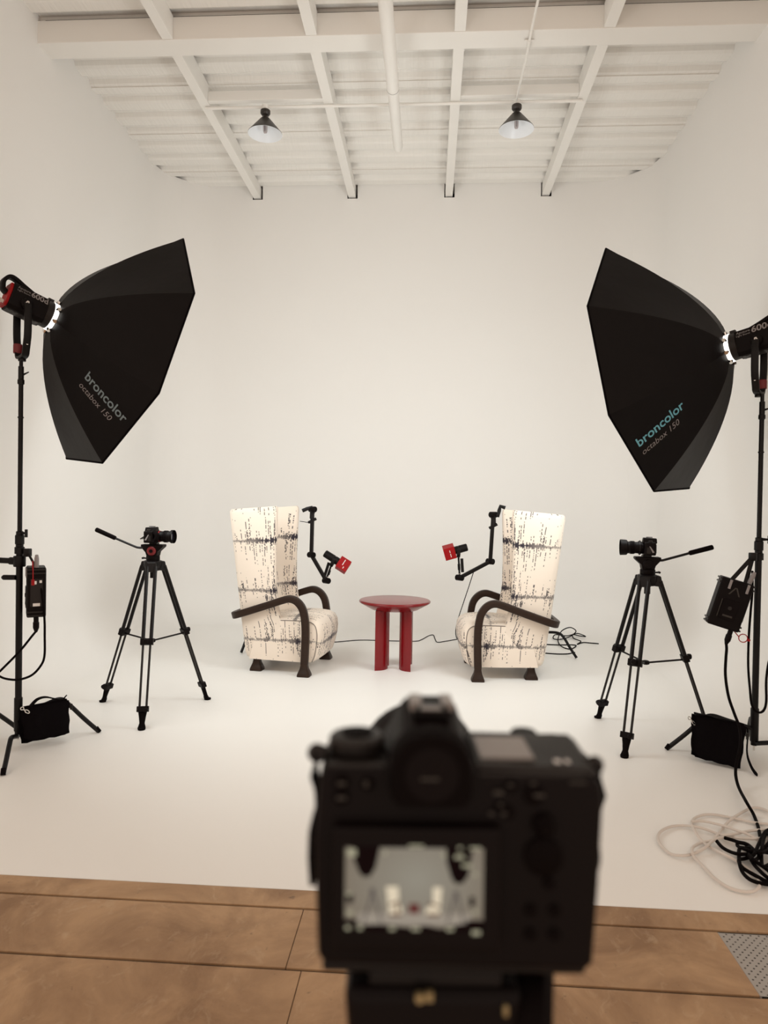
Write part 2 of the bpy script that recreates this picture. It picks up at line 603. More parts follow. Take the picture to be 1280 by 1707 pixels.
# perforated floor grate
b = B()
gx0, gx1, gy0, gy1 = 0.978, 1.61, 2.040, 2.335
pit = 0.0128
nx, ny = int((gx1 - gx0) / pit), int((gy1 - gy0) / pit)
cx, cy = (gx1 - gx0) / nx, (gy1 - gy0) / ny
for j in range(ny):
    for i in range(nx):
        x, y = gx0 + (i + .5) * cx, gy0 + (j + .5) * cy
        if (i + j) % 2:
            sq = [(-.5, -.5), (0, -.5), (.5, -.5), (.5, 0), (.5, .5), (0, .5), (-.5, .5), (-.5, 0)]
            o_ = [b.bm.verts.new((x + p * cx, y + q * cy, 0)) for p, q in sq]
            i_ = [b.bm.verts.new((x + .0031 * math.cos(-.75 * PI + k * PI / 4), y + .0031 * math.sin(-.75 * PI + k * PI / 4), 0)) for k in range(8)]
            for k in range(8):
                b.face([o_[k], o_[(k + 1) % 8], i_[(k + 1) % 8], i_[k]])
        else:
            b.face([b.bm.verts.new((x + p * cx, y + q * cy, 0)) for p, q in ((-.5, -.5), (.5, -.5), (.5, .5), (-.5, .5))])
gr = thing('floor_grate', 'grey perforated metal grate set into the brown concrete floor', 'grate', (0, 0, -0.001))
obj('perforated_plate', b, GRATE, gr, smooth=0)
for s in ((gx0 - .003, (gy0 + gy1) / 2, .005, gy1 - gy0), (gx1 + .003, (gy0 + gy1) / 2, .005, gy1 - gy0)):
    b = B()
    b.box((s[0], s[1], -0.004), (s[2], s[3], 0.01))
    obj('frame_bar', b, GRATE, gr, smooth=0)

# ---- ceiling: corrugated deck panels
ceil = bpy.data.objects.new('ceiling', None)
COL.objects.link(ceil)
struct(ceil, 'white corrugated metal roof deck')


def deck_material():
    m = bpy.data.materials.new('embossed_white_deck')
    m.use_nodes = True
    nt = m.node_tree
    bs = nt.nodes['Principled BSDF']
    bs.inputs['Base Color'].default_value = (0.90, 0.88, 0.84, 1)
    bs.inputs['Roughness'].default_value = 0.26
    geo = nt.nodes.new('ShaderNodeNewGeometry')
    mp = nt.nodes.new('ShaderNodeMapping')
    mp.inputs['Scale'].default_value = (38, 3, 3)
    vo = nt.nodes.new('ShaderNodeTexNoise')
    vo.inputs['Scale'].default_value = 1.0
    vo.inputs['Detail'].default_value = 1.0
    nt.links.new(geo.outputs['Position'], mp.inputs[0])
    nt.links.new(mp.outputs[0], vo.inputs['Vector'])
    bp = nt.nodes.new('ShaderNodeBump')
    bp.inputs['Strength'].default_value = 0.30
    bp.inputs['Distance'].default_value = 0.01
    nt.links.new(vo.outputs['Fac'], bp.inputs['Height'])
    nt.links.new(bp.outputs['Normal'], bs.inputs['Normal'])
    return m


DECKM = deck_material()
PW = 0.77
y = 1.43 - 4 * PW
k = 0
while y < YB + 0.4:
    b = B()
    prof = []
    for r in range(3):
        o_ = y + r * PW / 3
        prof += [(o_, 0), (o_ + 0.10, 0), (o_ + 0.10 + 0.025, 0.012), (o_ + 0.135, 0.045), (o_ + 0.215, 0.045), (o_ + 0.232, 0.012)]
    prof.append((y + PW + 0.012, 0.0))
    prof[0] = (y, -0.004)
    xs = (XL - 0.4, -0.3, XR + 0.4)
    R = [[b.bm.verts.new((x, yy, deck_z(yy) + zz)) for yy, zz in prof] for x in xs]
    for i in range(2):
        for q in range(len(prof) - 1):
            b.face([R[i][q], R[i][q + 1], R[i + 1][q + 1], R[i + 1][q]])
    obj('deck_panel', b, DECKM, ceil, smooth=0)
    y += PW
    k += 1

# steel box beam across, joists along, bridging, pipes
b = B()
b.box(((XL + XR) / 2, 5.30, (4.868 + 5.039) / 2), (XR - XL + 0.1, 0.195, 5.039 - 4.868))
struct(obj('ceiling_beam', b, STEEL_WHITE, smooth=0, bevel=0.004), 'wide white beam crossing the ceiling in front')
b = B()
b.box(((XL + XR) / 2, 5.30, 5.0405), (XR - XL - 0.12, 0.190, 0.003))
struct(obj('gap_shade_1', b, DARK_VOID, smooth=0), 'dark strip standing in for the shaded gap above the ceiling beam')  # shade of the gap between beam and deck, put in as a dark strip
for i, jx in enumerate(JX):
    b = B()
    for (y0, y1) in ((-1.5, 5.20), (5.40, YB + 0.10)):
        # open C section: bottom flange, web, top flange
        z1a, z1b = deck_z(y0) - 0.001, deck_z(y1) - 0.001
        hw = JW / 2
        def bx(xa, xb, za0, za1, zb0, zb1):
            b.hexa([(xa, y0, za0), (xb, y0, za0), (xb, y1, zb0), (xa, y1, zb0), (xa, y0, za1), (xb, y0, za1), (xb, y1, zb1), (xa, y1, zb1)])
        bx(jx - hw, jx + hw, JB, JB + 0.006, JB, JB + 0.006)
        bx(jx - hw, jx - hw + 0.006, JB + 0.006, z1a, JB + 0.006, z1b)
        bx(jx + hw - 0.006, jx + hw, JB + 0.006, z1a, JB + 0.006, z1b)
    o = obj('ceiling_joist', b, STEEL_WHITE, smooth=0)
    struct(o, ['white ceiling joist nearest the left wall', 'white ceiling joist second from the left wall',
               'white ceiling joist just right of the round pipe', 'white ceiling joist nearest the right wall'][i])
for i, (a_, c_) in enumerate(((JX[0], JX[1]), (JX[2], JX[3]))):
    b = B()
    b.box(((a_ + c_) / 2, 6.06, 4.925), (c_ - a_ - JW, 0.05, 0.085))
    struct(obj('ceiling_bridging', b, STEEL_WHITE, smooth=0, bevel=0.003), ['white bridging strip above the left pendant lamp', 'white bridging strip above the right pendant lamp'][i])
# big round pipe
pipe = thing('ceiling_pipe', 'thick round white pipe running along under the ceiling', 'pipe', (-0.34, 5.0, 4.70))
b = B()
b.lathe([(0.05, -3.4), (0.05, 0.6)], axis=(0, 1, 0), n=28)
obj('pipe_section', b, STEEL_WHITE, pipe)
b = B()
b.lathe([(0.045, 0.6), (0.045, 1.5), (0.040, 1.535), (0.025, 1.555), (0.0, 1.56)], axis=(0, 1, 0), n=28)
obj('pipe_section', b, STEEL_WHITE, pipe)
b = B()
b.lathe([(0.0505, 0.597), (0.0505, 0.6015)], axis=(0, 1, 0), n=28)
obj('joint_ring', b, GREY_PRINT, pipe)
for yy in (-1.2, 1.1):
    b = B()
    b.tube([(0, yy, 0.04), (0, yy, 0.30)], 0.005, 8)
    obj('hanger_rod', b, STEEL_WHITE, pipe)
# thin conduits
b = B()
b.tube([(JX[0], 6.1, 4.856), (JX[3], 6.1, 4.856)], 0.013, 10)
tag(obj('conduit_pipe', b, STEEL_WHITE), 'thin white conduit crossing the joists above both pendant lamps', 'conduit')
cd = thing('conduit_pipe', 'thin white conduit running back along the ceiling to the right pendant lamp', 'conduit', (0.69, 5.3, 4.85))
b = B()
b.tube([(0, -3.5, 0), (0.0, -0.1, 0), (0.005, 0.1, 0.0), (0.0, 0.76, 0.0)], 0.010, 10)
obj('tube', b, STEEL_WHITE, cd)
b = B()
b.box((0, 0.0, 0.006), (0.07, 0.02, 0.006)); b.lathe([(0.013, -0.012), (0.013, 0.012)], axis=(0, 1, 0), n=12)
obj('clip', b, STEEL_WHITE, cd)


def pendant(x, y, label):
    t = thing('pendant_lamp', label, 'lamp', (x, y, 4.86), group='black cone pendant lamps')
    b = B(); b.lathe([(0.03, 0.01), (0.03, -0.03), (0.028, -0.032)]); obj('ceiling_mount', b, STEEL_WHITE, t)
    b = B(); b.lathe([(0.036, -0.03), (0.043, -0.036), (0.043, -0.06), (0.034, -0.074), (0.016, -0.082), (0.014, -0.10), (0.02, -0.105)]); obj('lamp_holder', b, LAMP_BLACK, t)
    b = B()
    b.lathe([(0.018, -0.096), (0.040, -0.106), (0.150, -0.236), (0.150, -0.240)], open_ends=True, n=40)
    obj('shade', b, LAMP_BLACK, t)
    b = B()
    b.lathe([(0.010, -0.101), (0.036, -0.111), (0.146, -0.240), (0.150, -0.2405)], open_ends=True, n=40)
    obj('shade_lining', b, LAMP_WHITE, t)
    b = B()
    for k in range(4):
        a = PI / 4 + k * PI / 2
        c = Vector((0.013 * math.cos(a), 0.013 * math.sin(a), 0))
        b.tube(smooth_path([c + Vector((0, 0, -0.15)), c + Vector((0, 0, -0.21)), c * 0.5 + Vector((0, 0, -0.225))], 4), 0.008, 8)
    b.lathe([(0.02, -0.105), (0.022, -0.15), (0.018, -0.152)], n=16)
    obj('bulb', b, BULB, t)


pendant(-1.492, 6.1, 'black cone pendant lamp hanging over the left armchair side')
pendant(0.700, 6.1, 'black cone pendant lamp at the end of the long thin conduit')


# ================================================================== ARMCHAIRS
def lerp_tab(tab, z):
    for (z0, v0), (z1, v1) in zip(tab, tab[1:]):
        if z <= z1:
            t = max(0, (z - z0) / (z1 - z0))
            return v0 + (v1 - v0) * t
    return tab[-1][1]


XB = [(0.10, -0.535), (0.13, -0.560), (0.5, -0.608), (1.315, -0.706)]
XF = [(0.10, -0.19), (0.38, -0.21), (0.44, -0.235), (0.55, -0.262), (0.69, -0.280), (0.95, -0.284), (1.315, -0.272)]
HWT = [(0.10, 0.270), (0.2, 0.283), (0.5, 0.288), (1.315, 0.308)]
XI = [(0.10, -0.36), (0.44, -0.385), (0.7, -0.46), (1.315, -0.590)]


def chair_shell():
    b = B()
    uvl = b.bm.loops.layers.uv.new('UVMap')
    zs = [0.10, 0.118, 0.15, 0.25, 0.38, 0.44, 0.50, 0.56, 0.63, 0.70, 0.80, 0.90, 1.0, 1.1, 1.2, 1.28, 1.303, 1.315]
    loops, us = [], []
    for z in zs:
        xb, xf, hw, xi = lerp_tab(XB, z), lerp_tab(XF, z), lerp_tab(HWT, z), lerp_tab(XI, z)
        ins = 0.0 if z < 1.29 else (0.004 if z < 1.31 else 0.014)
        if z < 0.112: ins = 0.012
        xb += ins; xf -= ins; hw -= ins; xi -= ins
        half = [(xb - 0.008, 0.0), (xb - 0.004, hw * 0.55), (xb + 0.004, hw - 0.06), (xb + 0.022, hw - 0.02), (xb + 0.06, hw),
                (xb + 0.5 * (xf - xb), hw + 0.003), (xf - 0.022, hw), (xf - 0.006, hw - 0.008), (xf, hw - 0.024), (xf - 0.004, hw - 0.042),
                (xf - 0.022, hw - 0.054 + ins), (xf - 0.4 * (xf - xi), hw - 0.075 + ins), (xi + 0.045, hw - 0.11 + ins), (xi + 0.010, hw - 0.16), (xi, hw * 0.25), (xi - 0.004, 0.0)]
        loop = half + [(x, -y) for x, y in reversed(half[1:-1])]
        loops.append([(x, y, z + 0.034 * max(0, min(1, (x - xb) / (xf - xb))) * (z / 1.315) ** 2) for x, y in loop])
        s, u = 0.0, []
        for i, p in enumerate(loop):
            if i: s += math.dist(p, loop[i - 1])
            u.append(s)
        u.append(s + math.dist(loop[0], loop[-1]))
        us.append(u)
    V = [[b.bm.verts.new(p) for p in l] for l in loops]
    n = len(V[0])
    um = us[9]
    um = [min(q, um[-1] - q) for q in um]
    for j in range(len(V) - 1):
        for i in range(n):
            f = b.face([V[j][i], V[j][(i + 1) % n], V[j + 1][(i + 1) % n], V[j + 1][i]])
            vals = ((um[i], zs[j]), (um[i + 1], zs[j]), (um[i + 1], zs[j + 1]), (um[i], zs[j + 1]))
            for lp, (uu, vv) in zip(f.loops, vals): lp[uvl].uv = (uu, vv)
    # top strip between outer and inner outline: mirror pairs
    top = V[-1]
    def quad(a, c, d, e):
        f = b.face([top[a % n], top[c % n], top[d % n], top[e % n]])
        if f:
            for lp in f.loops: lp[uvl].uv = (lp.vert.co.y + 3, 1.36 + 0.2 * lp.vert.co.x)
    H = 15
    pairs = [(0, 15), (1, 14), (2, 13), (3, 12), (4, 12), (5, 11), (6, 10), (7, 9)]
    for (o0, i0), (o1, i1) in zip(pairs, pairs[1:]):
        for sgn in (1, -1):
            q = [o0 * sgn, o1 * sgn, (i1 if sgn > 0 else n - i1), (i0 if sgn > 0 else n - i0)]
            if i0 == i1: q = q[:3]
            f = b.face([top[a % n] for a in q])
            if f:
                for lp in f.loops: lp[uvl].uv = (lp.vert.co.y + 3, 1.36 + 0.2 * lp.vert.co.x)
    for sgn in (1, -1):
        b.face([top[(7 * sgn) % n], top[(8 * sgn) % n], top[(9 * sgn) % n]])
    b.face(list(reversed(V[0])))
    return b


def chair_seat():
    b = B()
    uvl = b.bm.loops.layers.uv.new('UVMap')
    prof = [(-0.50, 0.105), (-0.2, 0.100), (0.045, 0.100), (0.078, 0.125), (0.100, 0.19), (0.118, 0.27), (0.124, 0.33), (0.118, 0.39), (0.094, 0.432),
            (0.045, 0.456), (-0.05, 0.466), (-0.18, 0.466), (-0.32, 0.455), (-0.42, 0.44)]
    vv, s = [], 0
    for i, p in enumerate(prof):
        if i: s += math.dist(p, prof[i - 1])
        vv.append(s)
    i0 = 6
    vv = [p[1] if i <= i0 else 0.33 + (vv[i] - vv[i0]) for i, p in enumerate(prof)]
    ys = [-0.286, -0.276, -0.258, -0.22, -0.15, -0.07, 0, 0.07, 0.15, 0.22, 0.258, 0.276, 0.286]
    ins = [0.050, 0.030, 0.020, 0.009, 0.003, 0.0005, 0, 0.0005, 0.003, 0.009, 0.020, 0.030, 0.050]
    V = []
    for y_, k in zip(ys, ins):
        row = []
        for x, z in prof:
            zz = z - k * 0.75 * max(0, (z - 0.36) / 0.10) if z > 0.36 else z
            xx = x - k * 1.1 if x > 0.03 else x
            row.append(b.bm.verts.new((xx, y_, zz)))
        V.append(row)
    for i in range(len(ys) - 1):
        for j in range(len(prof) - 1):
            f = b.face([V[i][j], V[i][j + 1], V[i + 1][j + 1], V[i + 1][j]])
            for lp, (uu, w) in zip(f.loops, ((ys[i], vv[j]), (ys[i], vv[j + 1]), (ys[i + 1], vv[j + 1]), (ys[i + 1], vv[j]))): lp[uvl].uv = (uu + 5, w)
    for row in (V[0], V[-1]):
        f = b.face(row)
        for lp in f.loops: lp[uvl].uv = (lp.vert.co.x + 8, lp.vert.co.z)
    b.face([V[i][j] for i, j in [(i, 0) for i in range(len(ys))] + [(i, len(prof) - 1) for i in range(len(ys) - 1, -1, -1)]])
    return b


def seat_piping(sg):
    """raised seam around one side panel of the seat"""
    b = B()
    if True:
        pts = [(-0.235, 0.435), (-0.10, 0.437), (-0.02, 0.436), (0.028, 0.424), (0.058, 0.392), (0.070, 0.33), (0.067, 0.25), (0.052, 0.16), (0.030, 0.11)]
        b.tube(smooth_path([(x, sg * 0.2865, z - 0.006) for x, z in pts], 4), 0.0028, 6)
    return b


def flared_foot(x, y, top=0.112):
    b = B()
    rings = []
    for z, h in ((top, 0.026), (0.085, 0.027), (0.060, 0.032), (0.035, 0.042), (0.015, 0.050), (0.0, 0.051)):
        c = h * 0.25
        ring = []
        for sx, sy in ((1, 1), (-1, 1), (-1, -1), (1, -1)):
            a0 = math.atan2(sy, sx) - PI / 4
            for j in range(3):
                a = a0 + j * PI / 4
                ring.append(Vector((x + sx * (h - c) + c * math.cos(a), y + sy * (h - c) + c * math.sin(a), z)))
        rings.append(ring)
    b.ring_loft(rings)
    return b


def armchair(label, loc, rz):
    t = thing('armchair', label, 'armchair', loc, rz, 'pair of wing armchairs')
    obj('backrest', chair_shell(), FABRIC, t, smooth=45)
    st = obj('seat', chair_seat(), FABRIC, t, smooth=45)
    for sg in (-1, 1): obj('piping', seat_piping(sg), FABRIC, st)
    side = [(-0.020, 0.095), (-0.016, 0.22), (-0.014, 0.34), (-0.020, 0.44), (-0.040, 0.53), (-0.085, 0.588), (-0.145, 0.610), (-0.22, 0.592), (-0.33, 0.553), (-0.45, 0.512), (-0.545, 0.480)]
    pts = [(x, -0.322, z) for x, z in side]
    pts += [(-0.600, -0.305, 0.462), (-0.636, -0.262, 0.452), (-0.648, -0.19, 0.449), (-0.652, 0, 0.448)]
    pts += [(x, -y, z) for x, y, z in reversed(pts[:-1])]
    b = B()
    b.tube(smooth_path(pts, 5), 0, rect=(0.026, 0.029, 0.009), up=(0, 1, 0))
    obj('arm_frame', b, WOOD, t, smooth=40)
    for sy in (-1, 1):
        obj('front_foot', flared_foot(-0.02, sy * 0.322), WOOD, t, smooth=35)
        obj('rear_foot', flared_foot(-0.455, sy * 0.217, 0.12), WOOD, t, smooth=35)
    return t


n7 = Vector((math.sin(math.radians(7)), math.cos(math.radians(7)), 0))
armchair('cream wing armchair with ink streak print on the left of the red table', Vector((-0.945, 5.470, 0)) + n7 * 0.322, math.radians(-7))
armchair('cream wing armchair with ink streak print on the right of the red table', Vector((0.389, 5.495, 0)) + Vector((-0.035, 0.999, 0)) * 0.322, math.radians(182))


# ================================================================== TABLE
tb = thing('side_table', 'round glossy red side table between the two armchairs', 'table', (-0.270, 5.86, 0))
b = B()
b.lathe([(0.0, 0.572), (0.285, 0.572), (0.296, 0.570), (0.301, 0.565), (0.302, 0.560), (0.299, 0.553), (0.292, 0.548), (0.200, 0.497), (0.190, 0.495), (0.0, 0.495)], n=72)
obj('table_top', b, RED, tb, smooth=35)
for k in range(4):
    a = math.radians(45 + 90 * k - 1)
    M = Matrix.Rotation(a, 4, 'Z')
    out = []
    n = 10
    for i in range(n + 1):
        s = i / n
        out.append((0.066 + 0.144 * s, -0.026 * math.sin(PI * s) - 0.001))
    for i in range(n - 1, 0, -1):
        s = i / n
        out.append((0.066 + 0.144 * s, 0.026 * math.sin(PI * s) + 0.001))
    b = B()
    b.prism(out, M, 0.0, 0.496)
    obj('leg', b, RED, tb, smooth=50)


# ================================================================== OCTABOXES, LAMP HEADS, STANDS
def octabox(hub, az, el, R, D, ph, text_panel, out_dir, up_sign, label, teal):
    ax = Vector((math.sin(az) * math.cos(el), math.cos(az) * math.cos(el), math.sin(el)))
    s = ax.cross(Vector((0, 0, 1))).normalized()
    t = s.cross(ax)
    M = Matrix(((s.x, ax.x, t.x, hub[0]), (s.y, ax.y, t.y, hub[1]), (s.z, ax.z, t.z, hub[2]), (0, 0, 0, 1)))
    o = thing('octabox_softbox', label, 'softbox', M=M, group='black octagonal softboxes')
    R0 = 0.085
    ang = [ph + k * PI / 4 for k in range(9)]
    NS = 14

    def rz(q): return R0 + (R - R0) * (q ** 0.66), D * q

    def pt(q, a, sh=0.0):
        r_, y_ = rz(q)
        return Vector(((r_ + sh) * math.cos(a), y_, (r_ + sh) * math.sin(a)))
    for i in range(8):
        b = B()
        rows = [[], []]
        for j in range(NS + 1):
            q = (j / NS) ** 1.4
            p, p2 = pt(q, ang[i]), pt(q, ang[i + 1])
            sag = 0.010 * math.sin(PI * min(1, q))
            mid = (p + p2) / 2
            md = Vector((mid.x, 0, mid.z)).normalized() * sag
            row = [p, p.lerp(p2, .25) - md * .75, mid - md, p.lerp(p2, .75) - md * .75, p2]
            rows[0].append([b.bm.verts.new(v) for v in row])
            row2 = [v - Vector((v.x, 0, v.z)).normalized() * 0.004 + Vector((0, 0.003, 0)) for v in row]
            rows[1].append([b.bm.verts.new(v) for v in row2])
        for j in range(NS):
            for c in range(4):
                b.mi = 0
                b.face([rows[0][j][c], rows[0][j][c + 1], rows[0][j + 1][c + 1], rows[0][j + 1][c]])
                b.mi = 1
                b.face([rows[1][j][c], rows[1][j + 1][c], rows[1][j + 1][c + 1], rows[1][j][c + 1]])
        b.mi = 0
        for c in range(4):
            b.face([rows[0][NS][c], rows[0][NS][c + 1], rows[1][NS][c + 1], rows[1][NS][c]])
        pn = obj('fabric_panel', b, [OCTA_CLOTH, SILVER], o, smooth=40)
        if i == text_panel:
            tab = [0.0]
            for j in range(200):
                m0 = (pt(j / 200, ang[i]) + pt(j / 200, ang[i + 1])) / 2
                m1 = (pt((j + 1) / 200, ang[i]) + pt((j + 1) / 200, ang[i + 1])) / 2
                tab.append(tab[-1] + (m1 - m0).length)

            def on_panel(sr, lat):
                j = 0
                while j < 199 and tab[j + 1] < sr: j += 1
                q = (j + (sr - tab[j]) / max(1e-6, tab[j + 1] - tab[j])) / 200
                p, p2 = pt(q, ang[i]), pt(q, ang[i + 1])
                e = (p2 - p).normalized()
                mid = (p + p2) / 2
                md = Vector((mid.x, 0, mid.z)).normalized()
                dq = (pt(min(1, q + .01), ang[i]) + pt(min(1, q + .01), ang[i + 1])) / 2 - mid
                nrm = e.cross(dq).normalized()
                if nrm.dot(md) < 0: nrm = -nrm
                half = (p2 - p).length / 2
                w = min(1, abs(lat) / half)
                return mid + e * lat - md * (0.010 * math.sin(PI * q) * (1 - w ** 2)) + nrm * 0.004
            S0, length, lat0 = out_dir[1:]
            for body, sh, off, width, lat, mt in (('broncolor', 0.0, 0.015, length, lat0, teal), ('octabox 150', 0.22, -0.004, length * 0.80, lat0 - 0.062, GREY_PRINT)):
                me, x0, x1 = text_mesh(body, sh, off)
                sc = width / (x1 - x0)
                b = B()
                def fn(co):
                    tx = (co.x - x0) * sc
                    ty = co.y * sc
                    sr = S0 + tx if out_dir[0] > 0 else S0 - tx
                    return on_panel(sr, up_sign * (lat + ty))
                b.add_mesh(me, fn)
                obj('printed_lettering', b, mt, pn, smooth=0)
    # rim piping, ribs, diffuser, glowing speed ring
    b = B()
    b.tube([pt(1, a) for a in ang[:8]], 0.006, 6, closed=True)
    obj('rim', b, BLACK_CLOTH, o)
    for k in range(8):
        b = B()
        b.tube([pt((j / 10) ** 1.4, ang[k], -0.012) for j in range(11)], 0.004, 6)
        obj('rib', b, BLACK_METAL, o)
    b = B()
    b.face([b.bm.verts.new(pt(0.93, a, -0.03)) for a in ang[:8]])
    obj('diffuser', b, DIFFUSER, o, smooth=0)
    b = B()
    b.lathe([(0.070, -0.020), (0.082, -0.020), (0.082, 0.010), (0.070, 0.010), (0.070, -0.020)], axis=(0, 1, 0), n=32, open_ends=True)
    rg = obj('speed_ring_glow', b, GLOW, o)  # ring glows by itself to imitate the lit gap behind the box
    for k in range(8):
        a = ang[k]
        b = B()
        b.lathe([(0.011, -0.016), (0.013, 0.0), (0.011, 0.014)], origin=(0.085 * math.cos(a), -0.008, 0.085 * math.sin(a)), axis=(math.cos(a), 0, math.sin(a)), n=10)
        obj('rib_socket', b, CHROME, rg)
    return M, ax, s, t


def lamp_head(M, side, label, num):
    """COB lamp head behind the softbox; local +Y is the beam, +X right, +Z up"""
    o = thing('studio_lamp', label, 'studio light', M=M, group='black studio lamp heads')
    b = B()
    out = [(-0.062, -0.055), (-0.045, -0.075), (0.045, -0.075), (0.062, -0.055), (0.066, 0.03), (0.050, 0.070), (-0.050, 0.070), (-0.066, 0.03)]
    MM = Matrix(((1, 0, 0, 0), (0, 0, 1, 0), (0, 1, 0, 0), (0, 0, 0, 1)))
    b.prism(out, MM, -0.248, -0.056)
    bd = obj('housing', b, BLACK_PLASTIC, o, smooth=0, bevel=0.004)
    b = B()
    b.lathe([(0.060, -0.062), (0.076, -0.058), (0.078, -0.024), (0.070, -0.020)], axis=(0, 1, 0), n=32)
    b.box((0, -0.042, 0.082), (0.026, 0.03, 0.022))
    obj('mount_ring', b, GREY_PLASTIC, o)
    b = B()
    b.prism([(x * 0.9, y * 0.92) for x, y in out], MM, -0.262, -0.247)
    obj('back_panel', b, [RED_PLASTIC], o, smooth=0, bevel=0.003)
    # carry handle rising off the tail
    b = B()
    hp = [(0, -0.13, 0.066), (0, -0.19, 0.084), (0, -0.245, 0.102), (0, -0.275, 0.098), (0, -0.293, 0.065), (0, -0.284, 0.025), (0, -0.262, 0.01)]
    b.tube(smooth_path(hp, 5), 0, rect=(0.010, 0.028, 0.005), up=(0, 0.5, -1))
    obj('handle', b, BLACK_PLASTIC, o, smooth=40)
    # bottom vent plate
    b = B()
    b.box((0, -0.155, -0.0765), (0.075, 0.17, 0.004))
    for k in range(6): b.box((0, -0.225 + k * 0.026, -0.0795), (0.062, 0.012, 0.002))
    obj('vent', b, GREY_PLASTIC, o, smooth=0)
    b = B()
    for sg in (-1, 1): b.lathe([(0.0, 0.060), (0.026, 0.060), (0.030, 0.066), (0.030, 0.080), (0.026, 0.084), (0.0, 0.084)], origin=(0, -0.165, -0.02), axis=(sg, 0, 0), n=24)
    kn = obj('tilt_knob', b, BLACK_PLASTIC, o)
    # lettering on the side towards the room's open front
    b = B()
    def put(body, y0, width, z, sh=0.0, off=0.0):
        me, x0, x1 = text_mesh(body, sh, off)
        sc = width / (x1 - x0)
        def fn(co):
            tx, tz = (co.x - x0) * sc, co.y * sc
            xx = 0.0625 + (0.07 - (z + tz)) * 0.06
            xx = 0.0668 - max(0, (z + tz - 0.03)) * 0.42
            if side > 0: return Vector((xx + 0.0012, y0 + tx, z + tz))
            return Vector((-xx - 0.0012, y0 - tx, z + tz))
        b.add_mesh(me, fn)
    if side > 0:
        put('Aputure', -0.228, 0.066, 0.046); put('Light Storm', -0.228, 0.066, 0.030); put(num, -0.156, 0.090, 0.032, 0, 0.02)
    else:
        put('Aputure', -0.068, 0.072, 0.046); put('Light Storm', -0.068, 0.072, 0.030); put(num, -0.148, 0.105, 0.032, 0, 0.02)
    obj('printed_lettering', b, GREY_PRINT, bd, smooth=0)
    b = B()
    sx = side * 0.0855
    for sg in (-1, 1):
        b.hexa([(sx, -0.165 + sg * 0.016, -0.034), (sx, -0.165 + sg * 0.009, -0.034), (sx + side * .001, -0.165 + sg * 0.009, -0.034), (sx + side * .001, -0.165 + sg * 0.016, -0.034),
                (sx, -0.165 + sg * 0.005, -0.005), (sx, -0.165 - sg * 0.002, -0.005), (sx + side * .001, -0.165 - sg * 0.002, -0.005), (sx + side * .001, -0.165 + sg * 0.005, -0.005)])
    obj('emblem', b, WHITE_PRINT, kn, smooth=0)
    # yoke: U bracket hanging from the tilt axis, kept vertical
    inv = M.to_3x3().inverted()
    down = inv @ Vector((0, 0, -1))
    base = Vector((0, -0.165, -0.02))
    drop = (M @ base).z - (2.146 if side > 0 else 2.020)
    fwd = (Vector((0, 1, 0)) - down * down.y).normalized()
    b = B()
    w = 0.082
    pts = [base + Vector((w, 0, 0)), base + Vector((w + 0.012, 0, 0)) + down * 0.06, base + Vector((w + 0.010, 0, 0)) + down * (drop * 0.55),
           base + Vector((w * 0.80, 0, 0)) + down * (drop - 0.055), base + Vector((w * 0.62, 0, 0)) + down * (drop - 0.028), base + Vector((0, 0, 0)) + down * (drop - 0.020)]
    full_ = pts + [base + Vector((-(p - base).x + 2 * (down * (p - base).dot(down)).x, 0, 0)) + (p - base - Vector(((p - base).x, 0, 0))) for p in reversed(pts[:-1])]
    b.tube(smooth_path(full_, 4), 0, rect=(0.009, 0.019, 0.005), up=fwd.cross(down))
    yk = obj('yoke', b, BLACK_METAL, o, smooth=40)
    b = B()
    c = base + Vector((-side * 0.074 * (1 if side > 0 else 1), 0, 0)) + down * (drop * 0.74)
    b.lathe([(0.022, -0.026), (0.024, -0.02), (0.024, 0.02), (0.022, 0.026)], origin=c, axis=down, n=16)
    obj('lock_sleeve', b, DARK_RED, yk)
    b = B()
    b.lathe([(0.020, 0), (0.020, 0.022)], origin=base + down * (drop - 0.022), axis=down, n=16)
    obj('stand_socket', b, BLACK_METAL, yk)
    b = B()
    b.lathe([(0.006, -0.004), (0.006, 0.004)], origin=base + Vector((side * 0.082, 0, 0)) + down * (drop * 0.72), axis=(1, 0, 0), n=10)
    obj('screw', b, CHROME, yk)
    return o


ML = octabox((-2.155, 3.859, 2.419), 0.734, -0.304, 0.768, 0.430, 1.099, 5, (1, 0.405, 0.325, -0.002), 1,
             'black octagonal softbox on the left, lettered reading down from hub to rim', PALE_PRINT)
MR = octabox((1.708, 4.144, 2.312), -0.904, -0.197, 0.797, 0.463, 2.017, 2, (-1, 0.765, 0.33, 0.012), -1,
             'black octagonal softbox on the right, lettered in blue reading up to the hub', TEAL_PRINT)
lamp_head(ML[0], 1, 'black studio lamp head with red back behind the left softbox', '600d')
lamp_head(MR[0], -1, 'black studio lamp head cut by the right photo edge behind the right softbox', '600d')


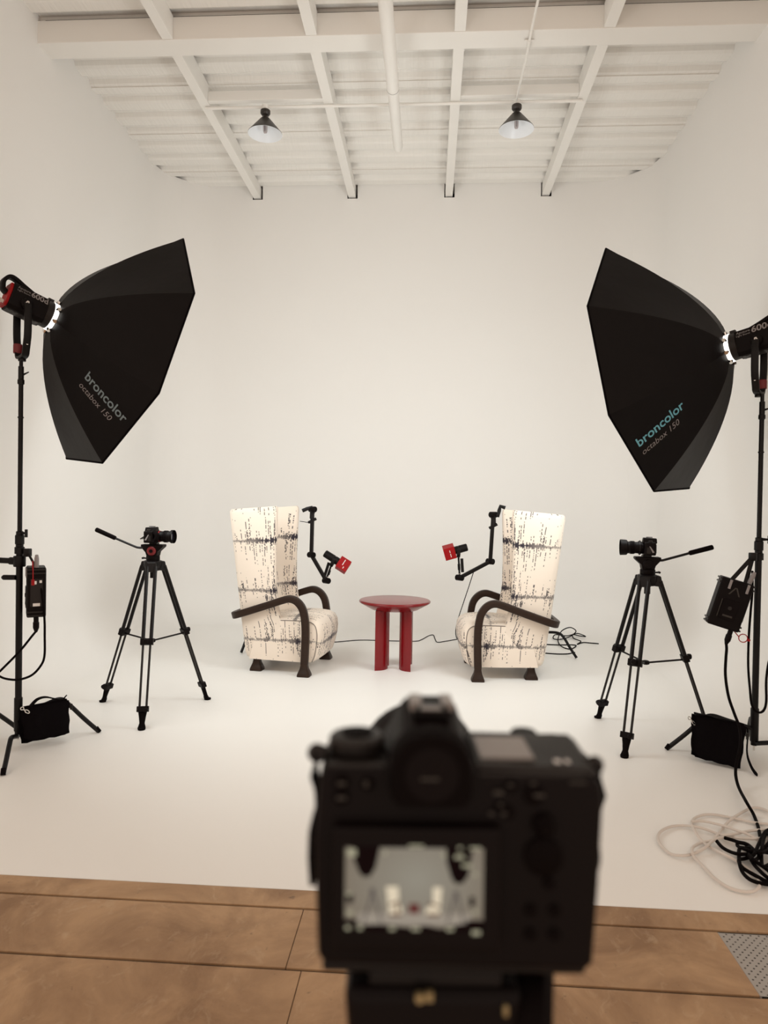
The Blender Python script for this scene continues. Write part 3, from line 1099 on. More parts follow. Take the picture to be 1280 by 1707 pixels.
def light_stand(base, angs, heights, top, z_collar, label, mirror=1, arms=False):
    o = thing('light_stand', label, 'light stand', base, group='black steel light stands')
    b = B(); b.cyl((0, 0, 0.065), (0, 0, z_collar), 0.0175, n=18); obj('lower_column', b, BLACK_METAL, o)
    b = B(); b.cyl((0, 0, z_collar - 0.02), (0, 0, top - 0.11), 0.0125, n=16); obj('riser', b, BLACK_METAL, o)
    b = B(); b.lathe([(0.013, top - 0.13), (0.018, top - 0.125), (0.018, top - 0.105), (0.0145, top - 0.10), (0.0145, top - 0.03), (0.010, top - 0.028), (0.010, top + 0.012)], n=16); obj('spigot', b, BLACK_METAL, o)
    b = B(); b.tube([(0.012, 0, top - 0.075), (0.05 * mirror, -0.01, top - 0.062)], [0.006, 0.003], 8); obj('spigot_lever', b, BLACK_METAL, o)
    b = B(); b.lathe([(0.016, top - 0.315), (0.016, top - 0.308)], n=16); obj('joint_ring', b, BLACK_METAL, o)
    b = B()
    b.lathe([(0.0175, z_collar - 0.035), (0.026, z_collar - 0.033), (0.026, z_collar + 0.003), (0.020, z_collar + 0.006), (0.020, z_collar + 0.018), (0.024, z_collar + 0.022),
             (0.024, z_collar + 0.068), (0.019, z_collar + 0.074), (0.019, z_collar + 0.09), (0.0125, z_collar + 0.094)], n=18)
    cl = obj('collar', b, BLACK_METAL, o)
    b = B()
    d = Vector((mirror, -0.35, 0)).normalized()
    kz = z_collar + 0.082
    b.tube([d * 0.018 + Vector((0, 0, kz)), d * 0.05 + Vector((0, 0, kz))], [0.009, 0.005], 10)
    b.tube([d * 0.05 + Vector((0, 0, kz - 0.022)), d * 0.05 + Vector((0, 0, kz + 0.022))], 0.008, 10)
    obj('tee_handle', b, BLACK_METAL, cl)
    b = B(); b.lathe([(0.020, 0.085), (0.022, 0.09), (0.022, 0.27), (0.018, 0.275)], n=18); obj('leg_boss', b, BLACK_METAL, o)
    b = B(); b.lathe([(0.006, 0.035), (0.006, 0.07)], n=10); obj('bolt', b, CHROME, o)
    for (a, rr), h in zip(angs, heights):
        dd = Vector((math.cos(a), math.sin(a), 0))
        pr = [(0.018, h - 0.060), (rr * 0.30, h - 0.025), (rr * 0.50, h - 0.004), (rr * 0.62, h * 0.80), (rr * 0.80, h * 0.42), (rr - 0.004, 0.010)]
        b = B()
        b.tube(smooth_path([dd * r_ + Vector((0, 0, z_)) for r_, z_ in pr], 6), 0.0125, 12)
        lg = obj('leg', b, BLACK_METAL, o)
        b = B()
        b.tube([dd * (rr - 0.016) + Vector((0, 0, 0.031)), dd * (rr + 0.002) + Vector((0, 0, 0.004))], 0.0129, 12)
        obj('foot_cap', b, BLACK_RUBBER, lg)
    if arms:
        b = B()
        b.tube([(-0.02, 0, 1.035), (-0.30, -0.02, 1.045)], 0.016, 12); b.tube([(-0.02, 0.0, 1.035), (-0.055, 0, 1.036)], 0.021, 12)
        obj('grip_arm', b, BLACK_METAL, o)
        b = B()
        b.tube([(-0.015, -0.01, 0.945), (-0.085, -0.01, 0.944), (-0.094, -0.01, 0.944)], [0.0145, 0.0145, 0.008], 12)
        obj('grip_handle', b, BLACK_METAL, o)
        b = B()
        b.lathe([(0.030, 1.005), (0.032, 1.012), (0.032, 1.058), (0.030, 1.065)], n=18)
        obj('grip_head', b, BLACK_METAL, o)
    return o


BL_ = Vector((-2.268, 3.735, 0))
BR_ = Vector((1.848, 4.018, 0))
fa = FL(5, 1293) - BL_
fb = FL(165, 1221) - BL_
def polar(v): return (math.atan2(v.y, v.x), math.hypot(v.x, v.y))
light_stand(BL_, (polar(fb), polar(fa), (math.radians(160), 0.385)), (0.235, 0.12, 0.165), 2.146, 1.11, 'black light stand on the left with a grip arm', 1, True)
fc_ = FL(1111, 1250) - BR_
light_stand(BR_, (polar(fc_), (math.radians(-71), 0.37), (math.radians(71), 0.37)), (0.218, 0.14, 0.165), 2.020, 1.14, 'black light stand on the right by the cable pile', 1)


# ---- control boxes hung on the stands
def control_box(M, label, hang, face_sign):
    o = thing('control_box', label, 'control box', M=M, group='black lamp control boxes')
    w, d, h = 0.165, 0.095, 0.27
    b = B(); b.box((0, 0, 0), (w, d, h)); bd = obj('case', b, BLACK_PLASTIC, o, smooth=0, bevel=0.008)
    for z in (-0.125, -0.105, 0.105, 0.125):
        b = B(); b.box((0, 0, z), (w + 0.014, d - 0.006, 0.009)); obj('bumper', b, GREY_PLASTIC, o, smooth=0, bevel=0.002)
    b = B(); b.box((0, -d / 2 - 0.001, -0.03), (0.085, 0.006, 0.115)); pn = obj('display_panel', b, EYE_GLASS, o, smooth=0, bevel=0.002)
    b = B()
    for k, (x, z, ww) in enumerate(((0.0, -0.065, 0.05), (-0.05, -0.03, 0.004))):
        b.box((x, -d / 2 - 0.005, z), (ww, 0.001, 0.010 if k == 0 else 0.10))
    obj('panel_marks', b, FAINT_PRINT, pn, smooth=0)
    b = B()
    for sg in (-1, 1):
        b.hexa([(sg * 0.030, -d / 2 - 0.001, 0.052), (sg * 0.022, -d / 2 - 0.001, 0.052), (sg * 0.022, -d / 2, 0.052), (sg * 0.030, -d / 2, 0.052),
                (sg * 0.006, -d / 2 - 0.001, 0.095), (-sg * 0.002, -d / 2 - 0.001, 0.095), (-sg * 0.002, -d / 2, 0.095), (sg * 0.006, -d / 2, 0.095)])
    obj('emblem', b, FAINT_PRINT, bd, smooth=0)
    b = B(); b.lathe([(0.010, -0.0055), (0.012, 0.0), (0.010, 0.004)], origin=(0.0, -d / 2 - 0.004, -0.02), axis=(0, -1, 0), n=12); obj('dial', b, GREY_PLASTIC, pn)
    for sg in (-1, 1):
        b = B(); b.box((sg * 0.045 + 0.01, -d / 2 - 0.002, 0.105), (0.013, 0.006, 0.05)); obj('strap_plate', b, GREY_PRINT, o, smooth=0, bevel=0.001)
    # side plate with small sockets and print
    b = B(); b.box((w / 2 + 0.002, 0, 0.0), (0.004, 0.06, 0.15)); sp = obj('side_panel', b, GREY_PLASTIC, o, smooth=0)
    b = B(); b.box((w / 2 + 0.0045, 0.0, -0.065), (0.001, 0.035, 0.016)); b.box((w / 2 + 0.0045, -0.01, 0.055), (0.001, 0.02, 0.018)); b.box((w / 2 + 0.0045, 0.02, 0.06), (0.001, 0.012, 0.014)); obj('printed_label', b, WHITE_PRINT, sp, smooth=0)
    b = B(); b.lathe([(0.013, 0), (0.013, 0.03), (0.016, 0.03), (0.016, 0.06), (0.007, 0.085)], origin=(0.052, 0, -0.135), axis=(0, 0, -1), n=12); obj('power_plug', b, BLACK_PLASTIC, o)
    b = B(); b.lathe([(0.012, 0), (0.012, 0.05), (0.008, 0.07)], origin=(0.062, 0, 0.135), axis=(0.12, 0, 1), n=12); obj('lamp_connector', b, GREY_PRINT, o)
    inv = M.inverted()
    b = B()
    hp = inv @ Vector(hang)
    for sg in (-1, 1):
        b.tube([hp + Vector((0, 0, 0)), Vector((sg * 0.035 + 0.01, 0, 0.13))], 0, rect=(0.011, 0.006, 0.003), up=(1, 0, 0))
    b.lathe([(0.020, -0.022), (0.022, -0.018), (0.022, 0.018), (0.020, 0.022)], origin=hp, axis=inv.to_3x3() @ Vector((0, 0, 1)), n=14)
    obj('hanger', b, BLACK_METAL, o, smooth=40)
    # red safety loop
    b = B()
    c = Vector((0.115, -0.03, -0.155)) if face_sign > 0 else Vector((0.09, -0.02, 0.15))
    b.tube([c + Vector((0.022 * math.cos(k * PI / 8), 0, 0.022 * math.sin(k * PI / 8))) for k in range(16)], 0.0028, 6, closed=True)
    if face_sign > 0:
        b.tube([c + Vector((-0.022, 0, 0)), c + Vector((-0.055, 0.02, 0.024))], 0.0028, 6)
        b.tube([c + Vector((0.022, 0, 0)), c + Vector((0.036, 0, -0.002))], 0.007, 6)
    else:
        b.tube(smooth_path([c + Vector((0.02, 0, 0.01)), c + Vector((0.06, 0, -0.0)), c + Vector((0.075, 0, -0.05)), c + Vector((0.07, 0.0, -0.09))], 5), 0.003, 6)
        b.tube([c + Vector((0.07, 0, -0.07)), c + Vector((0.07, 0, -0.10))], 0.008, 6)
    obj('red_tie', b, RED_PLASTIC, o)
    return o


def rotM(loc, z=0.0, y=0.0, x=0.0):
    return Matrix.Translation(loc) @ Matrix.Rotation(z, 4, 'Z') @ Matrix.Rotation(x, 4, 'X') @ Matrix.Rotation(y, 4, 'Y')


cbr = A(1215, 1006, 3.92)
MCR = rotM(cbr, z=math.radians(-12), y=math.radians(16))
control_box(MCR, 'black control box tilted face-on beside the right light stand', BR_ + Vector((-0.058, -0.06, 1.128)), 1)
cbl = A(60, 985, 3.71)
MCL = rotM(cbl, z=math.radians(-58), y=math.radians(0))
control_box(MCL, 'black control box with red tie hung edge-on behind the left light stand', BL_ + Vector((0.052, -0.01, 1.085)), -1)


# ---- sand bags
def sandbag(label, corners, thick, back, clip_pt, handle, name_group):
    TL, TR, BR2, BL2 = [Vector(c) for c in corners]
    cen = (TL + TR + BR2 + BL2) / 4
    o = thing('sandbag', label, 'sandbag', (cen.x, cen.y, 0), group=name_group)
    org = Vector((cen.x, cen.y, 0))
    nrm = (TR - TL).cross(BL2 - TL).normalized()
    if nrm.y > 0: nrm = -nrm
    for which, off in ((0, 0.0), (1, back)):
        b = B()
        N = 8
        rings = []
        grid = {}
        for side in (0, 1):
            for i in range(N + 1):
                for j in range(N + 1):
                    u, v = i / N, j / N
                    p = TL.lerp(TR, u).lerp(BL2.lerp(BR2, u), v)
                    bulge = (math.sin(PI * u) ** 0.5) * (math.sin(PI * min(1, v * 0.93 + 0.07)) ** 0.6) * thick
                    bulge *= 0.85 + 0.3 * math.sin(7 * u + 3 * v + which)
                    p = p + nrm * (bulge if side == 0 else -bulge) - nrm * off
                    edge = 0.003 * math.sin(19 * u + 13 * v + which * 2)
                    p = p + (TR - TL).normalized() * (edge if 0 < v < 1 and i in (0, N) else 0) + Vector((0, 0, edge if j == N else 0))
                    if p.z < 0.004: p.z = 0.004
                    grid[(side, i, j)] = b.bm.verts.new(p - org)
        for side in (0, 1):
            for i in range(N):
                for j in range(N):
                    b.face([grid[(side, i, j)], grid[(side, i + 1, j)], grid[(side, i + 1, j + 1)], grid[(side, i, j + 1)]])
        for i in range(N):
            for j0 in (0, N):
                b.face([grid[(0, i, j0)], grid[(0, i + 1, j0)], grid[(1, i + 1, j0)], grid[(1, i, j0)]])
                b.face([grid[(0, j0, i)], grid[(0, j0, i + 1)], grid[(1, j0, i + 1)], grid[(1, j0, i)]])
        bmesh.ops.remove_doubles(b.bm, verts=b.bm.verts[:], dist=1e-5)
        obj('pouch', b, BLACK_CLOTH, o, smooth=60)
    # saddle web between pouches
    b = B()
    m0, m1 = TL.lerp(TR, 0.04) - org, TL.lerp(TR, 0.96) - org
    bk = nrm * -back
    up = Vector((0, 0, 0.012))
    b.hexa([m0, m1, m1 + bk, m0 + bk, m0 + up, m1 + up, m1 + bk + up, m0 + bk + up])
    obj('saddle', b, BLACK_CLOTH, o, smooth=0, bevel=0.003)
    b = B()
    b.tube(smooth_path([Vector(h) - org for h in handle], 6), 0, rect=(0.003, 0.013, 0.002), up=(0, 0, 1))
    obj('handle_strap', b, BLACK_CLOTH, o, smooth=40)
    c = Vector(clip_pt) - org
    b = B()
    ex, ez = (TR - TL).normalized(), Vector((0, 0, 1))
    ax_ = (ex * 0.75 - ez * 0.66)
    side_ = (ex * 0.66 + ez * 0.75)
    b.tube([c + ax_ * (0.014 * math.cos(k * PI / 6)) + side_ * (0.007 * math.sin(k * PI / 6)) + ax_ * 0.034 for k in range(12)], 0.0028, 6, closed=True)
    b.tube([c + ax_ * (0.008 * math.cos(k * PI / 6)) + side_ * (0.008 * math.sin(k * PI / 6)) for k in range(12)], 0.0028, 6, closed=True)
    b.tube([c + ax_ * 0.008, c + ax_ * 0.022], 0.004, 8)
    obj('clip', b, CHROME, o)
    b = B()
    q = TR.lerp(BR2, 0.22) - org + nrm * 0.012
    b.box(q + ex * 0.008, (0.012, 0.006, 0.034))
    obj('tag', b, GREY_PLASTIC, o, smooth=0)
    return o


sandbag('black saddle sandbag slung on the left light stand leg', [A(33, 1182, 3.68), A(115, 1167, 3.87), A(116, 1222, 3.83), A(42, 1237, 3.64)], 0.030, 0.075,
        A(37, 1181, 3.64), [A(50, 1178, 3.70), A(62, 1166, 3.74), A(76, 1162, 3.78), A(92, 1165, 3.83), A(104, 1166, 3.86), A(110, 1160, 3.86)], 'black sandbags')
sandbag('black saddle sandbag slung on the right light stand leg', [A(1159, 1192, 3.94), A(1244, 1211, 3.90), A(1234, 1282, 3.78), A(1158, 1262, 3.90)], 0.028, 0.085,
        A(1149, 1197, 3.96), [A(1158, 1191, 3.94), A(1180, 1193, 3.93), A(1205, 1201, 3.92), A(1240, 1210, 3.91), A(1246, 1222, 3.90), A(1245, 1255, 3.85), A(1252, 1278, 3.78), A(1262, 1293, 3.72)], 'black sandbags')


# ================================================================== VIDEO TRIPODS AND CAMERAS
def video_tripod(cen, feet, hubz, back, label, accent, tilt):
    """back: unit direction of the pan handle"""
    o = thing('video_tripod', label, 'tripod', cen, group='black video tripods')
    c = Vector(cen)
    back = Vector(back).normalized()
    for f in feet:
        d = Vector(f) - c
        d.z = 0
        dr = d.normalized()
        tg = Vector((-dr.y, dr.x, 0))
        top = dr * 0.062 + Vector((0, 0, hubz))
        foot = dr * d.length + Vector((0, 0, 0.0))
        ax_ = (foot - top)
        b = B()
        for sg in (-1, 1):
            b.tube([top.lerp(foot, 0.02) + tg * sg * 0.026, top.lerp(foot, 0.49) + tg * sg * 0.024], 0.0115, 10)
        lg = obj('leg', b, BLACK_METAL, o)
        b = B()
        for sg in (-1, 1):
            b.tube([top.lerp(foot, 0.45) + tg * sg * 0.022, top.lerp(foot, 0.90) + tg * sg * 0.020], 0.0070, 10)
        obj('leg_tube', b, GREY_PLASTIC, lg)
        fr = Matrix((tg, ax_.normalized().cross(tg), ax_.normalized())).transposed()
        b = B()
        b.box(top.lerp(foot, 0.49), (0.078, 0.034, 0.040), fr)
        b.lathe([(0.013, 0.0), (0.017, 0.004), (0.017, 0.022), (0.011, 0.026)], origin=top.lerp(foot, 0.48) + dr * 0.014, axis=dr, n=12)
        obj('leg_clamp', b, BLACK_PLASTIC, lg, smooth=30, bevel=0.004)
        b = B()
        b.box(top.lerp(foot, 0.885), (0.070, 0.034, 0.034), fr)
        b.lathe([(0.010, 0.0), (0.014, 0.004), (0.012, 0.018)], origin=top.lerp(foot, 0.885) + dr * 0.014 + tg * 0.02, axis=dr, n=10)
        obj('leg_clamp', b, BLACK_PLASTIC, lg, smooth=30, bevel=0.004)
        b = B()
        rings = []
        for tt, hw, hd in ((0.90, 0.026, 0.015), (0.935, 0.020, 0.014), (0.965, 0.016, 0.014), (0.985, 0.022, 0.018)):
            q = top.lerp(foot, tt)
            rings.append([q + tg * (hw * math.cos(k * PI / 5)) + dr * (hd * math.sin(k * PI / 5)) for k in range(10)])
        q = dr * (d.length + 0.004)
        rings.append([q + tg * (0.024 * math.cos(k * PI / 5)) + dr * (0.024 * math.sin(k * PI / 5)) + Vector((0, 0, 0.010)) for k in range(10)])
        rings.append([q + tg * (0.022 * math.cos(k * PI / 5)) + dr * (0.023 * math.sin(k * PI / 5)) for k in range(10)])
        b.ring_loft(rings)
        obj('foot', b, BLACK_RUBBER, lg)
        b = B()
        b.hexa([top + tg * -.036 + dr * -.03 + Vector((0, 0, -.05)), top + tg * .036 + dr * -.03 + Vector((0, 0, -.05)), top + tg * .036 + dr * .022 + Vector((0, 0, -.055)), top + tg * -.036 + dr * .022 + Vector((0, 0, -.055)),
                top + tg * -.030 + dr * -.03 + Vector((0, 0, .012)), top + tg * .030 + dr * -.03 + Vector((0, 0, .012)), top + tg * .030 + dr * .010 + Vector((0, 0, .010)), top + tg * -.030 + dr * .010 + Vector((0, 0, .010))])
        obj('shoulder', b, BLACK_METAL, lg, smooth=0, bevel=0.006)
        b = B()
        q = top.lerp(foot, 0.50)
        b.tube([q - dr * 0.01, Vector((0, 0, q.z - 0.028)) + dr * 0.012], 0.0058, 8)
        obj('spreader_arm', b, BLACK_METAL, o)
    b = B(); zz = hubz * 0.5 - 0.028
    b.lathe([(0.015, zz - 0.012), (0.022, zz - 0.008), (0.022, zz + 0.008), (0.014, zz + 0.012)]); obj('spreader_hub', b, BLACK_PLASTIC, o)
    b = B(); b.lathe([(0.018, hubz - 0.10), (0.018, hubz - 0.055), (0.045, hubz - 0.05), (0.058, hubz - 0.02), (0.058, hubz + 0.012), (0.05, hubz + 0.016)]); obj('bowl', b, BLACK_METAL, o)
    # fluid head
    sd = Vector((-back.y, back.x, 0))
    def P(f, s_, z): return -back * f + sd * s_ + Vector((0, 0, hubz + z))
    b = B()
    b.lathe([(0.040, hubz + 0.012), (0.044, hubz + 0.02), (0.044, hubz + 0.045), (0.036, hubz + 0.05)]); hd = obj('pan_base', b, BLACK_PLASTIC, o)
    b = B()
    prof = [(-0.032, 0.045), (0.036, 0.045), (0.042, 0.075), (0.078, 0.108), (0.078, 0.122), (-0.070, 0.122), (-0.070, 0.104), (-0.040, 0.070)]
    b.ring_loft([[P(f, s_, z) for f, z in prof] for s_ in (-0.036, 0.036)])
    obj('tilt_body', b, BLACK_PLASTIC, o, smooth=0, bevel=0.005)
    for sg in (-1, 1):
        b = B(); b.lathe([(0.030, 0.0), (0.030, 0.006), (0.024, 0.010), (0.0, 0.010)], origin=P(0.004, sg * 0.036, 0.080), axis=sd * sg, n=20); dl = obj('drag_dial', b, accent, o)
        b = B(); b.lathe([(0.012, 0.0), (0.012, 0.004)], origin=P(0.004, sg * 0.046, 0.080), axis=sd * sg, n=14); obj('dial_cap', b, BLACK_PLASTIC, dl)
    b = B(); b.box(P(0.008, 0, 0.127), (0.05, 0.05, 0.012), rotz(math.atan2(back.y, back.x))); obj('quick_plate', b, BLACK_METAL, o, smooth=0, bevel=0.002)
    b = B(); b.tube([P(-0.03, 0.0, 0.028), P(-0.066, 0, 0.030)], 0.005, 8); b.tube([P(-0.066, -0.012, 0.03), P(-0.066, 0.012, 0.03)], 0.007, 8); obj('pan_lock', b, BLACK_METAL, o)
    b = B()
    pts = [P(-0.055, 0.03, 0.100), P(-0.085, 0.03, 0.100), P(-0.115, 0.03, 0.108), P(-0.24, 0.03, 0.152 + tilt * 0.4)]
    b.tube(smooth_path(pts, 5), 0.0075, 10)
    ph_ = obj('pan_bar', b, BLACK_METAL, o)
    b = B()
    e0, e1 = pts[-1], P(-0.375, 0.03, 0.200 + tilt)
    b.tube([e0, e0.lerp(e1, 0.04), e0.lerp(e1, 0.96), e1], [0.011, 0.0145, 0.0155, 0.012], 12)
    obj('handle_grip', b, BLACK_RUBBER, ph_)
    return o


def mirrorless(M, label, accent, screen_out, hood):
    """small camera: local +X lens direction, +Z up"""
    o = thing('mirrorless_camera', label, 'camera', M=M, group='cameras on the video tripods')
    b = B()
    b.hexa([(-0.036, -0.064, 0.0), (0.030, -0.064, 0.0), (0.030, 0.064, 0.0), (-0.036, 0.064, 0.0), (-0.036, -0.064, 0.078), (0.026, -0.064, 0.078), (0.026, 0.064, 0.078), (-0.036, 0.064, 0.078)])
    bd = obj('body', b, BLACK_PLASTIC, o, smooth=0, bevel=0.007)
    b = B()
    b.hexa([(-0.048, -0.024, 0.070), (0.034, -0.028, 0.070), (0.034, 0.028, 0.070), (-0.048, 0.024, 0.070), (-0.046, -0.017, 0.100), (0.030, -0.018, 0.104), (0.030, 0.018, 0.104), (-0.046, 0.017, 0.100)])
    vf = obj('viewfinder', b, BLACK_PLASTIC, o, smooth=0, bevel=0.004)
    b = B(); b.box((-0.005, 0, 0.106), (0.034, 0.022, 0.004)); obj('hot_shoe', b, GREY_PLASTIC, vf, smooth=0)
    b = B(); b.tube(smooth_path([(0.030, -0.050, 0.004), (0.050, -0.052, 0.03), (0.050, -0.052, 0.055), (0.03, -0.050, 0.072)], 4), 0.016, 10); obj('grip', b, BLACK_RUBBER, o)
    for yy in (-0.048, 0.046):
        b = B(); b.lathe([(0.012, 0.076), (0.013, 0.08), (0.012, 0.088)], origin=(-0.005, yy, 0), n=14); obj('dial', b, GREY_PLASTIC, o)
    b = B(); b.box((0.005, 0.0648, 0.03), (0.022, 0.002, 0.036)); b.box((0.005, -0.0648, 0.03), (0.022, 0.002, 0.036)); obj('port_cover', b, GREY_PLASTIC, bd, smooth=0, bevel=0.0006)
    b = B()
    for sg in (-1, 1):
        b.hexa([(-0.004, sg * 0.0645, 0.052), (0.004, sg * 0.0645, 0.056), (0.004, sg * 0.066, 0.056), (-0.004, sg * 0.066, 0.052), (-0.026, sg * 0.0645, 0.02), (-0.016, sg * 0.0645, 0.016), (-0.016, sg * 0.066, 0.016), (-0.026, sg * 0.066, 0.02)])
    obj('strap_lug', b, GREY_PRINT, bd, smooth=0)
    zc = 0.042
    b = B()
    b.lathe([(0.034, 0.026), (0.036, 0.030), (0.036, 0.045), (0.0345, 0.047), (0.0345, 0.075), (0.038, 0.079), (0.0385, 0.105), (0.036, 0.108), (0.036, 0.128), (0.033, 0.13)], origin=(0, 0, zc), axis=(1, 0, 0), n=32)
    ln = obj('lens', b, BLACK_PLASTIC, o)
    b = B(); b.lathe([(0.0372, 0.048), (0.0372, 0.052)], origin=(0, 0, zc), axis=(1, 0, 0), n=32); obj('lens_ring', b, accent, ln)
    b = B(); b.lathe([(0.0395, 0.082), (0.0395, 0.102)], origin=(0, 0, zc), axis=(1, 0, 0), n=32); obj('zoom_ring', b, BLACK_RUBBER, ln)
    b = B(); b.lathe([(0.0, 0.1305), (0.030, 0.1300), (0.030, 0.128)], origin=(0, 0, zc), axis=(1, 0, 0), n=24); obj('front_glass', b, GLASS_DARK, ln)
    b = B()
    if hood:
        b.lathe([(0.038, 0.118), (0.046, 0.124), (0.048, 0.160), (0.0465, 0.160), (0.044, 0.126), (0.037, 0.122)], origin=(0, 0, zc), axis=(1, 0, 0), n=32)
    else:
        b.lathe([(0.037, 0.126), (0.044, 0.130), (0.044, 0.146), (0.042, 0.146), (0.040, 0.130), (0.036, 0.128)], origin=(0, 0, zc), axis=(1, 0, 0), n=32)
    obj('lens_hood', b, BLACK_PLASTIC, ln)
    if screen_out:
        b = B(); b.box((-0.052, 0, 0.036), (0.006, 0.075, 0.048), Matrix.Rotation(math.radians(58), 3, 'Y')); obj('flip_screen', b, GREY_PLASTIC, o, smooth=0, bevel=0.002)
    else:
        b = B(); b.box((-0.039, 0, 0.038), (0.006, 0.078, 0.052)); obj('flip_screen', b, GREY_PLASTIC, o, smooth=0, bevel=0.002)
    return o


fL = [FL(172, 1170), FL(345, 1166), FL(236, 1216)]
cL = (fL[0] + fL[1] + fL[2]) / 3
fR = [FL(997, 1197), FL(1041, 1262), FL(1188, 1238)]
cR = (fR[0] + fR[1] + fR[2]) / 3
HUB = 0.972
video_tripod(cL, fL, HUB, (-1, 0.0, 0), 'black video tripod with red head dial, left of the armchairs', DARK_RED, 0.014)
video_tripod(cR, fR, HUB, (1, -0.10, 0), 'black video tripod with plain head, right of the armchairs', BLACK_PLASTIC, -0.012)
mirrorless(rotM(cL + Vector((-0.002, 0, HUB + 0.133)), z=math.radians(-4)), 'small camera with red accents on the left video tripod, lens pointing right', RED_PLASTIC, True, False)
mirrorless(rotM(cR + Vector((0.0, 0, HUB + 0.133)), z=math.radians(172)), 'small camera with long lens hood on the right video tripod, lens pointing left', GREY_PLASTIC, False, True)


# ================================================================== MICROPHONES ON BOOM ARMS
def boom(label, Y, joints, clamp, side):
    """joints: list of pixel points along the arm at depth Y"""
    pts = [A(x, y, Y) for x, y in joints]
    o = thing('microphone_boom', label, 'microphone boom', pts[0], group='black microphone boom arms')
    L0 = pts[0]
    p = [q - L0 for q in pts]
    for a, c, nm in ((p[0], p[1], 'upper_arm'), (p[1], p[2], 'lower_arm')):
        b = B(); b.tube([a, c], 0, rect=(0.020, 0.016, 0.005), up=(0, 1, 0)); obj(nm, b, BLACK_METAL, o, smooth=40)
    for k, q in enumerate(p[:3]):
        b = B()
        axd = Vector((0.75, -0.66, 0)) if k else Vector((0.8 * side, -0.6, 0))
        b.lathe([(0.022, -0.036), (0.026, -0.032), (0.026, 0.032), (0.022, 0.036)], origin=q, axis=axd, n=18)
        jn = obj('joint', b, BLACK_PLASTIC, o)
        b = B(); b.lathe([(0.008, 0.0), (0.008, 0.003)], origin=q + axd.normalized() * 0.032, axis=axd, n=12); obj('joint_cap', b, GREY_PRINT, jn)
    b = B()
    cp = [A(x, y, Y) - L0 for x, y in clamp]
    b.tube(cp, 0, rect=(0.010, 0.016, 0.003), up=(0, 1, 0))
    b.tube([p[0] + Vector((0, 0, -0.02)), p[0] + Vector((-side * 0.012, 0, -0.085))], [0.024, 0.014], 12)
    obj('clamp', b, BLACK_METAL, o, smooth=40)
    b = B(); k0 = p[0] + Vector((side * 0.0, 0, -0.10)); b.tube([k0 + Vector((-0.035, -0.01, -0.018)), k0 + Vector((0.035, -0.01, 0.018))], [0.012, 0.013], 10); obj('clamp_screw', b, BLACK_METAL, o)
    # threaded stub with stand adaptor up to the microphone
    b = B(); b.tube([p[2] + Vector((0, 0, 0.015)), p[3]], 0.0085, 10); b.tube([p[2].lerp(p[3], 0.35), p[2].lerp(p[3], 0.62)], 0.012, 10); obj('mount_post', b, BLACK_METAL, o)
    b = B(); e = (p[3] - p[2]).normalized(); s_ = Vector((side * -0.028, -0.01, 0)); b.tube([p[2] + e * 0.05 + s_, p[2] + e * 0.17 + s_], 0.013, 12); obj('cable_plug', b, BLACK_METAL, o)
    b = B(); b.lathe([(0.0135, -0.002), (0.0135, 0.002)], origin=p[2] + e * 0.035, axis=e, n=12); obj('lock_ring', b, CHROME, o)
    return o


def microphone(label, Y, tail, nose, post, box_c, box_dir, side, marks):
    t0, n0, pp, bc = A(*tail, Y), A(*nose, Y), A(*post, Y), A(*box_c, Y)
    o = thing('microphone', label, 'microphone', bc, group='broadcast microphones with red cube flags')
    ax_ = (n0 - t0).normalized()
    b = B()
    L = (n0 - t0).length
    b.lathe([(0.026, 0.0), (0.033, 0.006), (0.034, L * 0.62), (0.030, L * 0.63), (0.030, L * 0.66), (0.034, L * 0.67), (0.034, L)], origin=t0 - bc, axis=ax_, n=24)
    obj('body', b, BLACK_METAL, o)
    b = B()
    m = t0.lerp(n0, 0.66) - bc
    for sg in (-1, 1):
        b.tube([m + Vector((0, sg * 0.036, 0)), m.lerp(pp - bc, 0.6) + Vector((0, sg * 0.036, 0)), pp - bc], 0, rect=(0.008, 0.015, 0.003), up=(0, 1, 0))
    obj('yoke', b, BLACK_METAL, o, smooth=40)
    b = B(); b.lathe([(0.013, -0.040), (0.013, 0.040)], origin=m, axis=(0, 1, 0), n=12); obj('yoke_screw', b, GREY_PLASTIC, o)
    # red cube flag, skewered on the nose
    e1 = ax_
    up0 = Vector((0, 1, 0)).cross(e1).normalized()
    R = Matrix.Rotation(box_dir[1], 3, e1) @ Matrix((e1, up0.cross(e1), up0)).transposed()
    b = B()
    sx, sy, sz = box_dir[0]
    b.box((0, 0, 0), (sx, sy, sz), R)
    fg = obj('red_flag', b, RED_PLASTIC, o, smooth=0, bevel=0.002)
    # white printed marks on the camera side
    b = B()
    fy = -1 if (R @ Vector((0, -1, 0))).y < 0 else 1
    for (u, v, w_, h_) in marks:
        b.box(R @ Vector((u, fy * (sy / 2 + 0.0006), v)), (w_, 0.001, h_), R)
    obj('printed_marks', b, WHITE_PRINT, fg, smooth=0)['kind'] = 'stuff'
    return o


